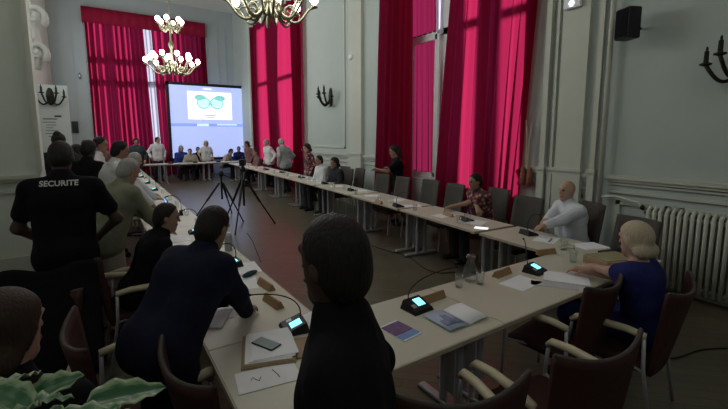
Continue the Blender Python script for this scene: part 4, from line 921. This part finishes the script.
v = atx(572, 192, 4.72); person('bald man in a white shirt seated at the corner, gazing along the tables', (v.x + .06, v.y + .02), 66, 'sit', 1.68, 8, 4, 0, None, tuple(P2(527, 238))[:2] + (.80,), tuple(P2(532, 241))[:2] + (.80,), 'paleblue', 'charcoal', 'skinl', 'hgrey', 'bald', .0095, wide=1.1)
pchair(v.x + .30, v.y - .12, 62, 'taupe chair under the bald man in white')
v = atd(641, 240, 2.68); person('blonde woman in a royal blue dress seated at the front table end', (v.x + .05, v.y - .03), 10, 'sit', 1.53, 9, -22, 4, None, tuple(P2(582, 272))[:2] + (.80,), (v.x + .15, v.y + .42, .80), 'navyblue', 'navyblue', 'skinl', 'hblond', 'bob', .0095, sleeve='short', dress=True)
achair(v.x - .06, v.y - .30, 8, 'burgundy armchair under the woman in royal blue')
# black coat thrown over a chair back beside the brown-haired woman
cp = achair(-.42, 2.95, 172, 'armchair hidden under the black coat near the guard')
ct = MB().grid(lambda u, v: (-.78 + .72 * u, 2.95 + (v - .5) * .1 + .22 * (abs(v - .5) * 2) ** 2 * (1 if v > .5 else -1), 1.08 - .55 * (abs(v - .5) * 2) ** 1.4 + .02 * math.sin(u * 13 + v * 5)), 18, 16, (0, 0, .03))
tag(ct.build('draped_coat', M['black'], None, True), 'black coat draped over a chair beside the brown-haired woman', 'coat')

# ------------------------------------------------------------------ variegated plant at the lower corner
pc = atd(30, 420, .62); pl = thing('potted_plant', 'variegated leafy potted plant at the lower corner', 'plant', (pc.x, pc.y, 0))
MB().lathe([(.11, 0), (.15, .26), (.165, .27), (.165, .31), (.14, .31), (.135, .27)], (0, 0, 0), 20).build('pot', M['pot'], pl, True)
MB().lathe([(.001, .27), (.134, .27), (.134, .275), (.001, .28)], (0, 0, 0), 16).build('soil', M['soil'], pl)
LF = MB
def leaf(base, tip, wdt, droop, roll):
    b, e = Vector(base), Vector(tip); d = e - b; L = d.length; dn = d.normalized(); sd = dn.cross(Vector((0, 0, 1))).normalized(); up = sd.cross(dn)
    sd = sd * math.cos(roll) + up * math.sin(roll); up = sd.cross(dn); nu, nv = 8, 14; vs = []; uv = []
    for j in range(nv + 1):
        v = j / nv; ww = wdt * (math.sin(PI * v ** .8) ** .75) * (1 - .25 * v) + .001
        for i in range(nu + 1):
            u = 2 * i / nu - 1; vs.append(b + d * v + sd * (u * ww) + up * (abs(u) * ww * .35) - Vector((0, 0, droop * v * v * L)) + up * (.004 * math.sin(v * 22) * abs(u))); uv.append((abs(u), v))
    fs = [(j * (nu + 1) + i, j * (nu + 1) + i + 1, (j + 1) * (nu + 1) + i + 1, (j + 1) * (nu + 1) + i) for j in range(nv) for i in range(nu)]
    me = bpy.data.meshes.new('leaf'); me.from_pydata([tuple(v) for v in vs], [], fs); me.materials.append(M['leaf']); l = me.uv_layers.new()
    for lp in me.loops: l.data[lp.index].uv = uv[lp.vertex_index]
    me.polygons.foreach_set('use_smooth', [True] * len(fs)); o = bpy.data.objects.new('leaf', me); C.objects.link(o); o.parent = pl
    md = o.modifiers.new('thickness', 'SOLIDIFY'); md.thickness = .0012
O = Vector((pc.x, pc.y, 0)); crown = []
specs = [((22, 402, .66), (84, 375, .70), .034, .0, -.3), ((20, 405, .62), (74, 396, .66), .026, .05, .2), ((86, 404, .64), (166, 386, .74), .036, .02, -.3), ((-6, 388, .62), (40, 370, .72), .022, .05, .1), ((60, 412, .60), (132, 408, .62), .022, .1, .3),
         ((30, 410, .58), (-20, 380, .60), .03, .1, .2), ((10, 420, .52), (40, 402, .56), .03, .1, .3), ((90, 430, .55), (120, 398, .60), .03, .2, .2), ((40, 440, .55), (60, 398, .60), .025, .2, .0)]
st = MB()
for (a, b, wd, dr, ro) in specs:
    A_, B_ = atd(*a) - O, atd(*b) - O; leaf(A_, B_, wd, dr, ro); mid = Vector((A_.x * .25, A_.y * .25, .8))
    st.tube([(A_.x * .05, A_.y * .05, .27), tuple(mid), tuple(A_)], [.007, .006, .004], 6)
for k in range(14):
    g = k * 2.4; r = .10 + .05 * (k % 3); z = .55 + .045 * k; A_ = Vector((.04 * math.cos(g), .04 * math.sin(g), z)); B_ = Vector((r * 1.9 * math.cos(g), r * 1.9 * math.sin(g), z + .06))
    if z < 1.1: leaf(A_, B_, .03, .35, .1); st.tube([(0, 0, .27), (A_.x * .6, A_.y * .6, z * .7), tuple(A_)], [.007, .006, .004], 6)
st.build('stem', M['stem'], pl, True)
# ------------------------------------------------------------------ LIGHT, SKY, CAMERA
wd = bpy.data.worlds.new('sky'); bpy.context.scene.world = wd; wd.use_nodes = True
bg = wd.node_tree.nodes['Background']; bg.inputs['Color'].default_value = (.72, .80, 1.0, 1); bg.inputs['Strength'].default_value = .8
def light(name, typ, loc, rot, e, col, **kw):
    l = bpy.data.lights.new(name, typ); l.energy = e; l.color = col
    for k, v in kw.items(): setattr(l, k, v)
    o = bpy.data.objects.new(name, l); C.objects.link(o); o.location = loc; o.rotation_euler = rot; return o
sun = light('sun', 'SUN', (12, 10, 8), (0, 0, 0), 7.0, (1, .96, .92), angle=math.radians(7))
sun.rotation_euler = Vector((-.80, -.46, -.27)).to_track_quat('-Z', 'Y').to_euler()
for nm, (x, y), e in (('chandelier_light', CH1, 70), ('chandelier_light', CH2, 110)):
    light(nm, 'POINT', (x, y, 4.35), (0, 0, 0), e, (1.0, .96, .88), shadow_soft_size=.5)
# added cool fill lamps along the left wall, which has no windows
for y, e in ((9.0, 60), (13.0, 80), (17.0, 80)):
    light('side_fill_light', 'AREA', (LX + .02, y, 4.6), (0, -PI / 2, 0), e, (.86, .96, 1.0), shape='RECTANGLE', size=3.2, size_y=2.4)
light('front_fill_light', 'AREA', (NX + .02, 2.5, 4.6), (0, -PI / 2 + .2, 0), 42, (.95, 1.0, .94), shape='RECTANGLE', size=3.2, size_y=2.4)  # added fill at the near left wall, neutral against the curtain red
light('rear_fill_light', 'AREA', (1.0, BY + .02, 5.0), (PI / 2 - .12, 0, 0), 55, (.95, 1.0, .96), shape='RECTANGLE', size=3.0, size_y=2.6)  # added fill behind the camera, brightens surfaces that face it; no window there
cam = bpy.data.cameras.new('camera'); co = bpy.data.objects.new('camera', cam); C.objects.link(co)
cam.sensor_width = 36; cam.sensor_fit = 'HORIZONTAL'; cam.lens = FPX / 728 * 36; cam.shift_y = -(204.5 - PYC) / 728; cam.clip_start = .05
co.location = (0, 0, HC); co.rotation_euler = (PI / 2 - PITCH, 0, -YAW)
sc = bpy.context.scene; sc.camera = co
sc.view_settings.view_transform = 'Standard'; sc.view_settings.look = 'None'; sc.view_settings.gamma = 1; sc.view_settings.use_curve_mapping = False; sc.view_settings.exposure = 0.0
sc.cycles.use_denoising = True; sc.cycles.max_bounces = 6; sc.cycles.transparent_max_bounces = 12; sc.cycles.sample_clamp_indirect = 4; sc.cycles.caustics_reflective = False; sc.cycles.caustics_refractive = False
